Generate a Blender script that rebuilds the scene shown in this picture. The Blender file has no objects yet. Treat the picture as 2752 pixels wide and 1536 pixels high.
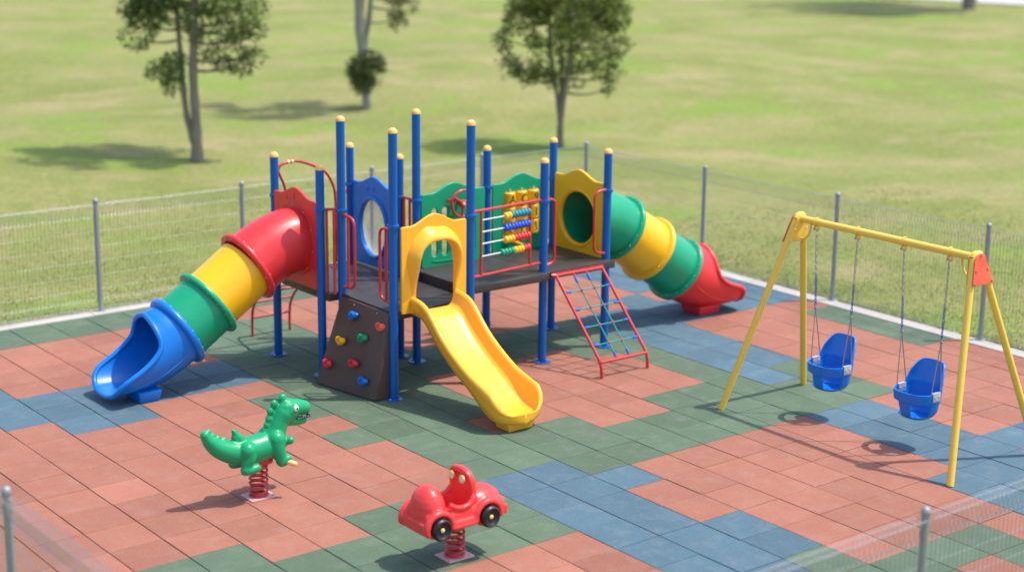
import bpy, bmesh, math, random
from mathutils import Vector, Matrix, noise
random.seed(7)
SC = bpy.context.scene
COL = SC.collection
PI = math.pi
V = Vector

# ------------------------------------------------------------------ helpers
def root_of(o):
    while o.parent: o = o.parent
    return o

class MB:
    """collects shapes (world coordinates), build() links them as ONE mesh object"""
    def __init__(s): s.v = []; s.f = []; s.m = []
    def add(s, vs, fs, m=0):
        b = len(s.v); s.v += [tuple(x) for x in vs]
        for f in fs: s.f.append([b + i for i in f]); s.m.append(m)
    def box(s, c, size, m=0, R=None):
        c = V(c); h = V(size) / 2; vs = []
        for x in (-1, 1):
            for y in (-1, 1):
                for z in (-1, 1):
                    p = V((x * h.x, y * h.y, z * h.z))
                    vs.append(c + (R @ p if R else p))
        s.add(vs, [(0, 1, 3, 2), (4, 6, 7, 5), (0, 4, 5, 1), (2, 3, 7, 6), (0, 2, 6, 4), (1, 5, 7, 3)], m)
    def tube(s, pts, r, n=12, m=0, closed=False, caps=True):
        pts = [V(p) for p in pts]; N = len(pts)
        rs = r if isinstance(r, (list, tuple)) else [r] * N
        T = []
        for i in range(N):
            if closed: t = pts[(i + 1) % N] - pts[i - 1]
            else: t = pts[min(i + 1, N - 1)] - pts[max(i - 1, 0)]
            T.append(t.normalized() if t.length > 1e-9 else V((0, 0, 1)))
        up = V((0, 0, 1)) if abs(T[0].z) < .9 else V((0, 1, 0))
        a = T[0].cross(up).normalized(); vs = []
        for i in range(N):
            a = (a - T[i] * a.dot(T[i])).normalized(); b = T[i].cross(a)
            for k in range(n):
                t = 2 * PI * k / n
                vs.append(pts[i] + (a * math.cos(t) + b * math.sin(t)) * rs[i])
        fs = []
        for i in range(N if closed else N - 1):
            j = (i + 1) % N
            for k in range(n):
                l = (k + 1) % n
                fs.append((i * n + k, i * n + l, j * n + l, j * n + k))
        if caps and not closed:
            fs.append(tuple(range(n - 1, -1, -1))); fs.append(tuple((N - 1) * n + k for k in range(n)))
        s.add(vs, fs, m)
    def ball(s, c, r, m=0, n=12, sc=(1, 1, 1), R=None):
        c = V(c); vs = []; k = max(n // 2, 4)
        for i in range(k + 1):
            ph = PI * i / k
            for j in range(n):
                th = 2 * PI * j / n
                p = V((math.sin(ph) * math.cos(th) * sc[0], math.sin(ph) * math.sin(th) * sc[1], math.cos(ph) * sc[2])) * r
                vs.append(c + (R @ p if R else p))
        fs = []
        for i in range(k):
            for j in range(n):
                l = (j + 1) % n
                fs.append((i * n + j, (i + 1) * n + j, (i + 1) * n + l, i * n + l))
        s.add(vs, fs, m)
    def lathe(s, prof, c, R=None, n=24, m=0):
        """prof: (radius, height) pairs about local z"""
        c = V(c); vs = []; fs = []
        for r, h in prof:
            for k in range(n):
                p = V((r * math.cos(2 * PI * k / n), r * math.sin(2 * PI * k / n), h))
                vs.append(c + (R @ p if R else p))
        for i in range(len(prof) - 1):
            for k in range(n):
                l = (k + 1) % n
                fs.append((i * n + k, i * n + l, (i + 1) * n + l, (i + 1) * n + k))
        s.add(vs, fs, m)
    def grid(s, P, m=0, closeu=False, closev=False):
        nu = len(P); nv = len(P[0]); fs = []
        for i in range(nu if closeu else nu - 1):
            for j in range(nv if closev else nv - 1):
                k = (i + 1) % nu; l = (j + 1) % nv
                fs.append((i * nv + j, i * nv + l, k * nv + l, k * nv + j))
        s.add([p for r in P for p in r], fs, m)
    def build(s, name, mats, parent=None, bevel=0, smooth=40, weld=False, solid=0, seg=2):
        mats = mats if isinstance(mats, (list, tuple)) else [mats]
        me = bpy.data.meshes.new(name)
        off = root_of(parent)['org'] if parent is not None else (0, 0, 0)
        me.from_pydata([(x - off[0], y - off[1], z - off[2]) for x, y, z in s.v], [], s.f)
        for k in mats: me.materials.append(k)
        me.polygons.foreach_set('material_index', s.m)
        bm = bmesh.new(); bm.from_mesh(me)
        bmesh.ops.remove_doubles(bm, verts=bm.verts, dist=1e-5)
        if solid:
            bmesh.ops.recalc_face_normals(bm, faces=bm.faces)
            bmesh.ops.solidify(bm, geom=bm.faces, thickness=solid)
        bmesh.ops.recalc_face_normals(bm, faces=bm.faces)
        if bevel:
            es = [e for e in bm.edges if e.is_manifold and e.calc_face_angle(0) > .5]
            bmesh.ops.bevel(bm, geom=es, offset=bevel, segments=seg, profile=.6, affect='EDGES', clamp_overlap=True)
        bm.to_mesh(me); bm.free()
        return link(name, me, parent, smooth)

def link(name, me, parent=None, smooth=40):
    if smooth:
        me.polygons.foreach_set('use_smooth', [True] * len(me.polygons))
        me.set_sharp_from_angle(angle=math.radians(smooth))
    me.update()
    o = bpy.data.objects.new(name, me); COL.objects.link(o)
    if parent is not None: o.parent = parent
    return o

def thing(name, label, cat, loc=(0, 0, 0), group=None):
    o = bpy.data.objects.new(name, None); COL.objects.link(o)
    o.location = loc; o['org'] = tuple(loc); o.empty_display_size = .1
    o['label'] = label; o['category'] = cat
    if group: o['group'] = group
    return o

def tag(o, label=None, cat=None, group=None, kind=None):
    for k, v in (('label', label), ('category', cat), ('group', group), ('kind', kind)):
        if v: o[k] = v
    return o

def copy_tree(o, parent=None):
    c = o.copy(); COL.objects.link(c)
    if parent is not None: c.parent = parent
    for ch in list(o.children): copy_tree(ch, c)
    return c

def smoothstep(t):
    t = max(0., min(1., t)); return t * t * (3 - 2 * t)

def interp(tab, x):
    """piecewise linear table sorted by first item"""
    if x <= tab[0][0]: return tab[0][1]
    for (a, p), (b, q) in zip(tab, tab[1:]):
        if x <= b: return p + (q - p) * (x - a) / (b - a)
    return tab[-1][1]

def spline(pts, n=8):
    """Catmull-Rom through pts"""
    P = [V(p) for p in pts]; P = [P[0] * 2 - P[1]] + P + [P[-1] * 2 - P[-2]]; out = []
    for i in range(1, len(P) - 2):
        for k in range(n):
            t = k / n
            out.append(.5 * (2 * P[i] + (P[i + 1] - P[i - 1]) * t + (2 * P[i - 1] - 5 * P[i] + 4 * P[i + 1] - P[i + 2]) * t * t
                             + (3 * P[i] - P[i - 1] - 3 * P[i + 1] + P[i + 2]) * t ** 3))
    out.append(P[-2]); return out

def rounded(pts, r, n=5):
    """polyline with its inner corners rounded"""
    P = [V(p) for p in pts]; out = [P[0]]
    for a, b, c in zip(P, P[1:], P[2:]):
        d1 = (a - b); d2 = (c - b); q = min(r, d1.length * .49, d2.length * .49)
        s = b + d1.normalized() * q; e = b + d2.normalized() * q
        for k in range(n + 1):
            t = k / n; out.append(s * (1 - t) ** 2 + b * 2 * t * (1 - t) + e * t * t)
    out.append(P[-1]); return out

# ------------------------------------------------------------------ materials
def new_mat(name):
    m = bpy.data.materials.new(name); m.use_nodes = True
    nt = m.node_tree; bs = nt.nodes['Principled BSDF']
    return m, nt, bs

def N(nt, t, **kw):
    n = nt.nodes.new(t)
    for k, v in kw.items():
        if k in n.inputs.keys(): n.inputs[k].default_value = v
        else: setattr(n, k, v)
    return n

def coords(nt):
    return nt.nodes.new('ShaderNodeNewGeometry').outputs['Position']

def shade(name, col, rough=.4, var=.08, scale=6., bump=0., bscale=60., metal=0., spec=.5, coat=0., dust=.0, rvar=.1):
    """plain coloured surface with gentle mottling, uneven gloss, pale dust and a little relief"""
    m, nt, bs = new_mat(name); L = nt.links; pos = coords(nt)
    n1 = N(nt, 'ShaderNodeTexNoise', Scale=scale, Detail=5., Roughness=.6); L.new(pos, n1.inputs['Vector'])
    mx = N(nt, 'ShaderNodeMix', data_type='RGBA')
    mx.inputs[6].default_value = (*[c * (1 - var) for c in col], 1); mx.inputs[7].default_value = (*[min(1, c * (1 + var)) for c in col], 1)
    L.new(n1.outputs['Fac'], mx.inputs[0]); out = mx.outputs[2]
    if dust:
        n2 = N(nt, 'ShaderNodeTexNoise', Scale=scale * 4.3, Detail=8., Roughness=.75); L.new(pos, n2.inputs['Vector'])
        cr = N(nt, 'ShaderNodeMapRange'); cr.inputs[1].default_value = .5; cr.inputs[2].default_value = .75; cr.inputs[4].default_value = dust
        L.new(n2.outputs['Fac'], cr.inputs[0])
        m2 = N(nt, 'ShaderNodeMix', data_type='RGBA'); m2.inputs[7].default_value = (.55, .52, .47, 1)
        L.new(cr.outputs[0], m2.inputs[0]); L.new(out, m2.inputs[6]); out = m2.outputs[2]
    L.new(out, bs.inputs['Base Color'])
    rr = N(nt, 'ShaderNodeMapRange'); rr.inputs[3].default_value = max(.03, rough - rvar); rr.inputs[4].default_value = rough + rvar
    n3 = N(nt, 'ShaderNodeTexNoise', Scale=scale * 2.1, Detail=4.); L.new(pos, n3.inputs['Vector'])
    L.new(n3.outputs['Fac'], rr.inputs[0]); L.new(rr.outputs[0], bs.inputs['Roughness'])
    bs.inputs['Metallic'].default_value = metal; bs.inputs['Specular IOR Level'].default_value = spec
    if coat: bs.inputs['Coat Weight'].default_value = coat; bs.inputs['Coat Roughness'].default_value = .12
    if bump:
        n4 = N(nt, 'ShaderNodeTexNoise', Scale=bscale, Detail=4.); L.new(pos, n4.inputs['Vector'])
        b = N(nt, 'ShaderNodeBump', Strength=bump, Distance=.01); L.new(n4.outputs['Fac'], b.inputs['Height']); L.new(b.outputs[0], bs.inputs['Normal'])
    return m

def plastic(name, col, rough=.36):
    return shade(name, col, rough, var=.05, scale=5., bump=.10, bscale=35., coat=.05, dust=.018, spec=.42)

M = {}
M['post'] = shade('post_blue_paint', (.0, .098, .37), .36, .06, 8, bump=.05, bscale=90, coat=.05, dust=.008, spec=.35)
M['cap'] = plastic('cap_orange', (.88, .47, .13), .4)
M['red'] = plastic('red_plastic', (.66, .032, .036))
M['yel'] = plastic('yellow_plastic', (.88, .46, .010))
M['yel2'] = plastic('pale_yellow_plastic', (.90, .44, .030))
M['grn'] = plastic('green_plastic', (.004, .30, .145))
M['blu'] = plastic('blue_plastic', (.0, .165, .60))
M['sblu'] = plastic('swing_blue_plastic', (.0, .16, .60))
M['car'] = plastic('car_red_plastic', (.78, .048, .045))
M['dino'] = plastic('dinosaur_green_plastic', (.004, .30, .115))
M['rail'] = shade('red_paint', (.50, .025, .025), .35, .08, 10, bump=.05, coat=.2, dust=.06)
M['syel'] = shade('swing_yellow_paint', (.84, .55, .07), .38, .07, 8, bump=.05, coat=.15, dust=.06)
M['coral'] = shade('coral_plate', (.80, .12, .06), .45, .05, 8)
M['steel'] = shade('zinc_steel', (.55, .55, .56), .35, .1, 20, metal=.9)
M['plate'] = shade('light_grey_plate', (.48, .48, .50), .42, .08, 12, metal=.3)
M['galv'] = shade('galvanised_grey', (.30, .32, .34), .5, .12, 14, metal=.35, dust=.1)
M['wire'] = shade('galvanised_wire', (.29, .30, .32), .45, .1, 14, metal=.3)
M['wall'] = shade('brown_board', (.088, .052, .043), .55, .08, 3, bump=.06, dust=.02)
M['fascia'] = shade('deck_fascia', (.045, .034, .030), .38, .15, 9, bump=.1, dust=.05)
M['rope'] = shade('teal_rope', (.015, .27, .25), .7, .15, 30)
M['conn'] = plastic('blue_connector', (.012, .11, .50))
M['black'] = shade('black_rubber', (.008, .008, .009), .42, .1, 12, dust=.05)
M['white'] = shade('white_paint', (.78, .77, .72), .45, .04, 12)
M['ink'] = shade('black_ink', (.01, .01, .01), .6, .02, 12)
M['chain'] = shade('chain_steel', (.36, .36, .35), .4, .15, 20, metal=.8)
M['bchain'] = shade('blue_chain', (.010, .045, .30), .4, .1, 20)
M['rod'] = shade('white_rod', (.72, .70, .66), .4, .05, 12)
M['teal'] = plastic('teal_bead', (.01, .22, .28)); M['bead_b'] = plastic('blue_bead', (.012, .075, .55))
M['gold'] = shade('gold_hub', (.78, .60, .24), .4, .1, 12)
M['pink'] = shade('pale_red_plate', (.62, .36, .37), .45, .12, 14, dust=.2)
M['concrete'] = shade('pale_concrete', (.44, .41, .37), .85, .2, 3, bump=.5, bscale=40)
M['path'] = shade('grey_path', (.50, .47, .49), .9, .08, 1)
M['joint'] = shade('dark_joint', (.035, .025, .022), .95, .2, 9)
M['bark'] = shade('bark', (.22, .182, .142), .9, .35, 3.5, bump=.8, bscale=14)
M['palebark'] = shade('pale_bark', (.30, .28, .24), .9, .3, 3, bump=.7, bscale=12)

def leaf_mat(name, a, b):
    m, nt, bs = new_mat(name); L = nt.links
    oi = nt.nodes.new('ShaderNodeNewGeometry')
    cr = N(nt, 'ShaderNodeMix', data_type='RGBA'); cr.inputs[6].default_value = (*a, 1); cr.inputs[7].default_value = (*b, 1)
    L.new(oi.outputs['Random Per Island'], cr.inputs[0]); L.new(cr.outputs[2], bs.inputs['Base Color'])
    bs.inputs['Roughness'].default_value = .55
    tr = N(nt, 'ShaderNodeBsdfTranslucent'); L.new(cr.outputs[2], tr.inputs['Color'])
    ms = N(nt, 'ShaderNodeMixShader'); ms.inputs[0].default_value = .42
    L.new(bs.outputs[0], ms.inputs[1]); L.new(tr.outputs[0], ms.inputs[2])
    L.new(ms.outputs[0], nt.nodes['Material Output'].inputs['Surface'])
    return m
M['leaf'] = leaf_mat('leaf_green', (.070, .112, .026), (.165, .225, .050))
M['leafy'] = leaf_mat('leaf_yellow_green', (.080, .118, .026), (.24, .29, .055))
M['leafd'] = leaf_mat('leaf_dark', (.085, .112, .036), (.165, .195, .065))
M['blade'] = leaf_mat('grass_blade', (.18, .245, .045), (.38, .39, .12))

def rubber(name, col):
    m, nt, bs = new_mat(name); L = nt.links; pos = coords(nt)
    at = N(nt, 'ShaderNodeVertexColor'); at.layer_name = 'tone'
    g = N(nt, 'ShaderNodeTexNoise', Scale=95., Detail=3., Roughness=.8); L.new(pos, g.inputs['Vector'])
    gv = N(nt, 'ShaderNodeTexVoronoi', Scale=170.); L.new(pos, gv.inputs['Vector'])
    big = N(nt, 'ShaderNodeTexNoise', Scale=1.7, Detail=6., Roughness=.6); L.new(pos, big.inputs['Vector'])
    ad = N(nt, 'ShaderNodeMath', operation='MULTIPLY_ADD'); L.new(g.outputs['Fac'], ad.inputs[0]); ad.inputs[1].default_value = .62; ad.inputs[2].default_value = .69
    sep = N(nt, 'ShaderNodeMath', operation='MULTIPLY_ADD'); L.new(gv.outputs['Color'], sep.inputs[0]); sep.inputs[1].default_value = .34; sep.inputs[2].default_value = .83
    a3 = N(nt, 'ShaderNodeMath', operation='MULTIPLY_ADD'); L.new(big.outputs['Fac'], a3.inputs[0]); a3.inputs[1].default_value = .36; a3.inputs[2].default_value = .82
    p1 = N(nt, 'ShaderNodeMath', operation='MULTIPLY'); L.new(ad.outputs[0], p1.inputs[0]); L.new(sep.outputs[0], p1.inputs[1])
    p2 = N(nt, 'ShaderNodeMath', operation='MULTIPLY'); L.new(p1.outputs[0], p2.inputs[0]); L.new(a3.outputs[0], p2.inputs[1])
    p3 = N(nt, 'ShaderNodeMath', operation='MULTIPLY'); L.new(p2.outputs[0], p3.inputs[0]); L.new(at.outputs['Color'], p3.inputs[1])
    mx = N(nt, 'ShaderNodeMix', data_type='RGBA', blend_type='MULTIPLY'); mx.inputs[0].default_value = 1; mx.inputs[6].default_value = (*col, 1)
    L.new(p3.outputs[0], mx.inputs[7])
    # dried-dirt film
    dn = N(nt, 'ShaderNodeTexNoise', Scale=4.5, Detail=9., Roughness=.72); L.new(pos, dn.inputs['Vector'])
    mr = N(nt, 'ShaderNodeMapRange'); mr.inputs[1].default_value = .5; mr.inputs[2].default_value = .8; mr.inputs[4].default_value = .20
    L.new(dn.outputs['Fac'], mr.inputs[0])
    m2 = N(nt, 'ShaderNodeMix', data_type='RGBA'); m2.inputs[7].default_value = (.40, .36, .31, 1)
    L.new(mr.outputs[0], m2.inputs[0]); L.new(mx.outputs[2], m2.inputs[6]); L.new(m2.outputs[2], bs.inputs['Base Color'])
    bs.inputs['Roughness'].default_value = .82; bs.inputs['Specular IOR Level'].default_value = .35
    b = N(nt, 'ShaderNodeBump', Strength=.45, Distance=.006); L.new(p1.outputs[0], b.inputs['Height']); L.new(b.outputs[0], bs.inputs['Normal'])
    return m
M['tile_r'] = rubber('red_rubber', (.295, .117, .077))
M['tile_g'] = rubber('green_rubber', (.085, .129, .079))
M['tile_b'] = rubber('blue_rubber', (.068, .126, .165))

def deck_mat():
    m, nt, bs = new_mat('deck_plate'); L = nt.links; pos = coords(nt)
    n = N(nt, 'ShaderNodeTexNoise', Scale=5., Detail=6.); L.new(pos, n.inputs['Vector'])
    mx = N(nt, 'ShaderNodeMix', data_type='RGBA'); mx.inputs[6].default_value = (.030, .025, .023, 1); mx.inputs[7].default_value = (.065, .054, .050, 1)
    L.new(n.outputs['Fac'], mx.inputs[0]); L.new(mx.outputs[2], bs.inputs['Base Color'])
    rr = N(nt, 'ShaderNodeMapRange'); rr.inputs[3].default_value = .28; rr.inputs[4].default_value = .55; L.new(n.outputs['Fac'], rr.inputs[0]); L.new(rr.outputs[0], bs.inputs['Roughness'])
    w = N(nt, 'ShaderNodeTexVoronoi', Scale=38.); w.inputs['Randomness'].default_value = .0
    mp = N(nt, 'ShaderNodeMapping'); mp.inputs['Rotation'].default_value = (0, 0, .785); L.new(pos, mp.inputs['Vector']); L.new(mp.outputs[0], w.inputs['Vector'])
    b = N(nt, 'ShaderNodeBump', Strength=.8, Distance=.006); b.invert = True; L.new(w.outputs['Distance'], b.inputs['Height']); L.new(b.outputs[0], bs.inputs['Normal'])
    return m
M['deck'] = deck_mat()

def glass_mat():
    m, nt, bs = new_mat('clear_bubble'); L = nt.links; pos = coords(nt)
    bs.inputs['Roughness'].default_value = .12; bs.inputs['Base Color'].default_value = (.9, .92, .9, 1)
    n = N(nt, 'ShaderNodeTexNoise', Scale=9., Detail=5.); L.new(pos, n.inputs['Vector'])
    mr = N(nt, 'ShaderNodeMapRange'); mr.inputs[1].default_value = .35; mr.inputs[2].default_value = .75; mr.inputs[3].default_value = .36; mr.inputs[4].default_value = .62; L.new(n.outputs['Fac'], mr.inputs[0])
    tr = N(nt, 'ShaderNodeBsdfTransparent'); ms = N(nt, 'ShaderNodeMixShader')
    L.new(mr.outputs[0], ms.inputs[0]); L.new(tr.outputs[0], ms.inputs[1]); L.new(bs.outputs[0], ms.inputs[2])
    L.new(ms.outputs[0], nt.nodes['Material Output'].inputs['Surface'])
    return m
M['glass'] = glass_mat()

def lawn_mat():
    m, nt, bs = new_mat('lawn_grass'); L = nt.links; pos = coords(nt)
    def nz(sc, det, rough, stretch=None, off=0):
        mp = N(nt, 'ShaderNodeMapping'); mp.inputs['Location'].default_value = (off, off * .7, 0)
        if stretch: mp.inputs['Rotation'].default_value = (0, 0, -.905); mp.inputs['Scale'].default_value = stretch
        L.new(pos, mp.inputs['Vector'])
        n = N(nt, 'ShaderNodeTexNoise', Scale=sc, Detail=det, Roughness=rough); L.new(mp.outputs[0], n.inputs['Vector']); return n.outputs['Fac']
    def mapr(x, a, b, c=0., d=1.):
        r = N(nt, 'ShaderNodeMapRange'); r.interpolation_type = 'SMOOTHSTEP'
        for i, v in zip((1, 2, 3, 4), (a, b, c, d)): r.inputs[i].default_value = v
        L.new(x, r.inputs[0]); return r.outputs[0]
    def mix(f, a, b, bt='MIX'):
        x = N(nt, 'ShaderNodeMix', data_type='RGBA', blend_type=bt)
        for s, v in ((0, f), (6, a), (7, b)):
            if hasattr(v, 'is_linked') or hasattr(v, 'links'): L.new(v, x.inputs[s])
            else: x.inputs[s].default_value = v
        return x.outputs[2]
    big = mapr(nz(.20, 5., .62), .40, .60)
    dry = mapr(nz(.33, 6., .68, None, 13.), .48, .66, 0, .9)
    fresh = mapr(nz(.27, 5., .65, None, 31.), .50, .64)
    c = mix(big, (.200, .226, .058, 1), (.258, .260, .088, 1))
    c = mix(dry, c, (.330, .285, .130, 1))
    c = mix(fresh, c, (.205, .275, .052, 1))
    brown = mapr(nz(.55, 4., .6, None, 57.), .66, .76, 0, .45)
    c = mix(brown, c, (.29, .22, .12, 1))
    fine = mapr(nz(9., 8., .78), .30, .72, .74, 1.20)
    fine2 = mapr(nz(55., 3., .7), .3, .7, .82, 1.15)
    c = mix(1.0, c, fine, 'MULTIPLY'); c = mix(1.0, c, fine2, 'MULTIPLY')
    L.new(c, bs.inputs['Base Color']); bs.inputs['Roughness'].default_value = .9; bs.inputs['Specular IOR Level'].default_value = .2
    b = N(nt, 'ShaderNodeBump', Strength=.6, Distance=.05); L.new(nz(26., 6., .75), b.inputs['Height']); L.new(b.outputs[0], bs.inputs['Normal'])
    return m
M['lawn'] = lawn_mat()

# ------------------------------------------------------------------ flat shapes cut with a rounded edge (panels, letters)
def curve_mesh(name, loops, thick, bev=.006, mat=None):
    cu = bpy.data.curves.new(name, 'CURVE'); cu.dimensions = '2D'; cu.fill_mode = 'BOTH'
    cu.extrude = max(thick / 2 - bev, .0005); cu.bevel_depth = bev; cu.bevel_resolution = 2; cu.offset = -bev
    for lp in loops:
        s = cu.splines.new('POLY'); s.points.add(len(lp) - 1); s.use_cyclic_u = True
        for p, q in zip(s.points, lp): p.co = (q[0], q[1], 0, 1)
    o = bpy.data.objects.new(name, cu)
    me = bpy.data.meshes.new_from_object(o)
    bpy.data.objects.remove(o); bpy.data.curves.remove(cu)
    me.name = name
    return me

def place(me, Mx, name, mat, parent, smooth=35):
    off = root_of(parent)['org'] if parent is not None else (0, 0, 0)
    me.transform(Matrix.Translation(-V(off)) @ Mx)
    me.materials.clear(); me.materials.append(mat)
    return link(name, me, parent, smooth)

def frame(org, ux, uy):
    ux = V(ux).normalized(); uy = V(uy).normalized(); uz = ux.cross(uy)
    Mx = Matrix((ux, uy, uz)).transposed().to_4x4(); Mx.translation = V(org); return Mx

def text_mesh(txt, size):
    cu = bpy.data.curves.new('letter', 'FONT'); cu.body = txt; cu.size = size; cu.extrude = .002; cu.align_x = 'CENTER'; cu.align_y = 'CENTER'
    o = bpy.data.objects.new('letter', cu); me = bpy.data.meshes.new_from_object(o)
    bpy.data.objects.remove(o); bpy.data.curves.remove(cu); return me

def wave_outline(w, h, hump=.10, n=28, r=.03, u0=0.):
    """panel w wide, shoulders at height h, one hump on top; local u in 0..w, v from 0"""
    pts = [(r, 0), (w - r, 0), (w - r * .3, r * .3), (w, r)]
    top = []
    for k in range(n + 1):
        u = w - w * k / n
        t = abs(u / w - .5) / .36
        top.append((u, h + hump * (1 - smoothstep(t))))
    top[0] = (w, h - r * .6); top[-1] = (0, h - r * .6)
    top.insert(1, (w - r * .5, h)); top.insert(-1, (r * .5, h))
    pts += top + [(0, r), (r * .3, r * .3)]
    return pts

def ring(cx, cy, a, b, n=40):
    return [(cx + a * math.cos(2 * PI * k / n), cy - b * math.sin(2 * PI * k / n)) for k in range(n)]

def slot(cx, y0, y1, hw, n=8):
    p = [(cx + hw * math.cos(t), y1 - hw + hw * math.sin(t)) for t in [PI * k / n for k in range(n + 1)]]
    p += [(cx + hw * math.cos(t), y0 + hw + hw * math.sin(t)) for t in [PI + PI * k / n for k in range(n + 1)]]
    return p[::-1]

# ------------------------------------------------------------------ GROUND
FX0, FX1, FY0, FY1 = -5.93, 6.78, -4.78, 8.20          # rubber floor
XJ = [(-13, -6.5), (8, 4.0), (9, 4.54), (10, 5.10), (11, 5.64), (12, 6.20), (13, 6.78)]
def tx(j): return interp(XJ, j)
def ty(i): return -.5 * (i if i >= -9 else -9 + (i + 9) * .965)
# colour runs of every strip: (first row of the run, colour); a run ends where the next one begins
STR = {
 -12: [(-17, 'g'), (-16 + .5, 'r')], -11: [(-17, 'g'), (-15, 'r')], -10: [(-17, 'g'), (-15, 'r')],
 -9: [(-17, 'g'), (-15, 'r'), (-1, 'g'), (4, 'r')],
 -8: [(-17, 'g'), (-15, 'r'), (-12, 'b'), (-9, 'r'), (-1, 'g'), (4, 'r')],
 -7: [(-17, 'g'), (-15, 'r'), (-11, 'b'), (-8, 'r'), (0, 'g'), (4, 'r')],
 -6: [(-17, 'g'), (-15, 'r'), (-11, 'b'), (-8, 'r'), (0, 'g'), (3, 'r')],
 -5: [(-17, 'g'), (-15, 'r'), (-10, 'b'), (-9, 'r'), (-1, 'g'), (2, 'r')],
 -4: [(-17, 'g'), (-15, 'r'), (-11, 'b'), (-9, 'r'), (-1, 'g'), (2, 'r')],
 -3: [(-17, 'g'), (-15, 'r'), (-11, 'b'), (-9, 'r'), (-8, 'g'), (-6, 'r'), (-5, 'g'), (-4, 'r'), (0, 'g'), (2, 'r')],
 -2: [(-17, 'g'), (-15, 'r'), (-13, 'g'), (-1, 'b'), (7, 'r')],
 -1: [(-17, 'g'), (-15, 'r'), (-14, 'g'), (-1, 'b'), (6, 'g')],
 0: [(-17, 'g'), (-15, 'r'), (-14, 'g'), (-4, 'r'), (-3, 'g'), (0, 'b'), (1, 'r'), (3, 'b'), (5, 'g')],
 1: [(-17, 'g'), (-15, 'r'), (-11, 'g'), (-7, 'r'), (-3, 'g'), (0, 'r'), (6, 'g'), (8, 'r')],
 2: [(-17, 'g'), (-15, 'r'), (-9, 'g'), (-7, 'r'), (-2, 'g'), (0, 'r'), (6, 'g'), (7, 'r')],
 3: [(-17, 'g'), (-15, 'r'), (-9, 'g'), (-7, 'r'), (-2, 'g'), (0, 'r'), (6, 'g'), (8, 'r')],
 4: [(-17, 'g'), (-15, 'r'), (-9, 'g'), (-7, 'r'), (-3, 'g'), (0, 'r'), (8, 'g')],
 5: [(-17, 'g'), (-15, 'r'), (-9, 'g'), (-6, 'r'), (-3, 'g'), (0, 'r'), (4, 'b'), (8, 'r')],
 6: [(-17, 'g'), (-15, 'r'), (-9, 'g'), (0, 'b')],
 7: [(-17, 'g'), (-15, 'r'), (-9, 'b'), (-2, 'g'), (0, 'b'), (8, 'r')],
 8: [(-17, 'g'), (-15, 'r'), (-9, 'b'), (-3, 'g'), (0, 'r'), (3, 'b'), (4, 'r')],
 9: [(-17, 'g'), (-15, 'r'), (-10, 'b'), (-7, 'r'), (3, 'b'), (5, 'r')],
 10: [(-17, 'g'), (-15, 'b'), (-10, 'r'), (-9, 'b'), (-7, 'r'), (4, 'b')],
 11: [(-17, 'g'), (-15, 'b'), (-7, 'r')],
 12: [(-17, 'b'), (-7, 'r'), (-6, 'g'), (-2, 'r')],
}
def tile_col(a, b):
    c = 'r'
    for s, k in STR.get(b, [(-17, 'g'), (-15, 'r')]):
        if a >= s - 0.01 and a != -16 or s == -17: c = k
    return 'g' if a <= -16 and b < 10 else c

def build_floor():
    vs, fs, mi, tone = [], [], [], []
    gx, gy, ch, H = .0036, .0028, .004, .035
    rnd = random.Random(3)
    for b in range(-12, 13):
        jit = rnd.uniform(-.004, .004)
        for a in range(-17, 10):
            x0, x1 = tx(b) + gx + rnd.uniform(-.001, .002), tx(b + 1) - gx - rnd.uniform(-.001, .002)
            y0, y1 = ty(a + 1) + gy + jit, ty(a) - gy + jit
            x0, x1, y0, y1 = max(x0, FX0), min(x1, FX1), max(y0, FY0), min(y1, FY1)
            if x1 - x0 < .05 or y1 - y0 < .05: continue
            z = rnd.uniform(-.002, .002); k = len(vs)
            tl = [rnd.uniform(-.0012, .0012) for _ in range(4)]
            for e, zz in ((ch, z), (0, z - ch), (0, z - H)):
                for q, (x, y) in enumerate(((x0 + e, y0 + e), (x1 - e, y0 + e), (x1 - e, y1 - e), (x0 + e, y1 - e))): vs.append((x, y, zz + tl[q]))
            F = [(k, k + 1, k + 2, k + 3)]
            for l in (0, 4):
                for q in range(4):
                    r = (q + 1) % 4; F.append((k + l + q, k + l + 4 + q, k + l + 4 + r, k + l + r))
            c = 'rgb'.index(tile_col(a, b)); t = rnd.gauss(1, .06)
            for f in F: fs.append(f); mi.append(c); tone.append(t)
    me = bpy.data.meshes.new('playground_floor'); me.from_pydata(vs, [], fs)
    for k in 'rgb': me.materials.append(M['tile_' + k])
    me.polygons.foreach_set('material_index', mi)
    at = me.color_attributes.new('tone', 'FLOAT_COLOR', 'CORNER')
    data = []
    for f, t in zip(fs, tone): data += [t, t, t, 1.] * len(f)
    at.data.foreach_set('color', data)
    tag(link('playground_floor', me, None, 0), kind='structure')
    b = MB(); b.box(((FX0 + FX1) / 2, (FY0 + FY1) / 2, -.075), (FX1 - FX0 - .01, FY1 - FY0 - .01, .09))
    tag(b.build('floor_base', M['joint'], None, smooth=0), kind='structure')
build_floor()

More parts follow.
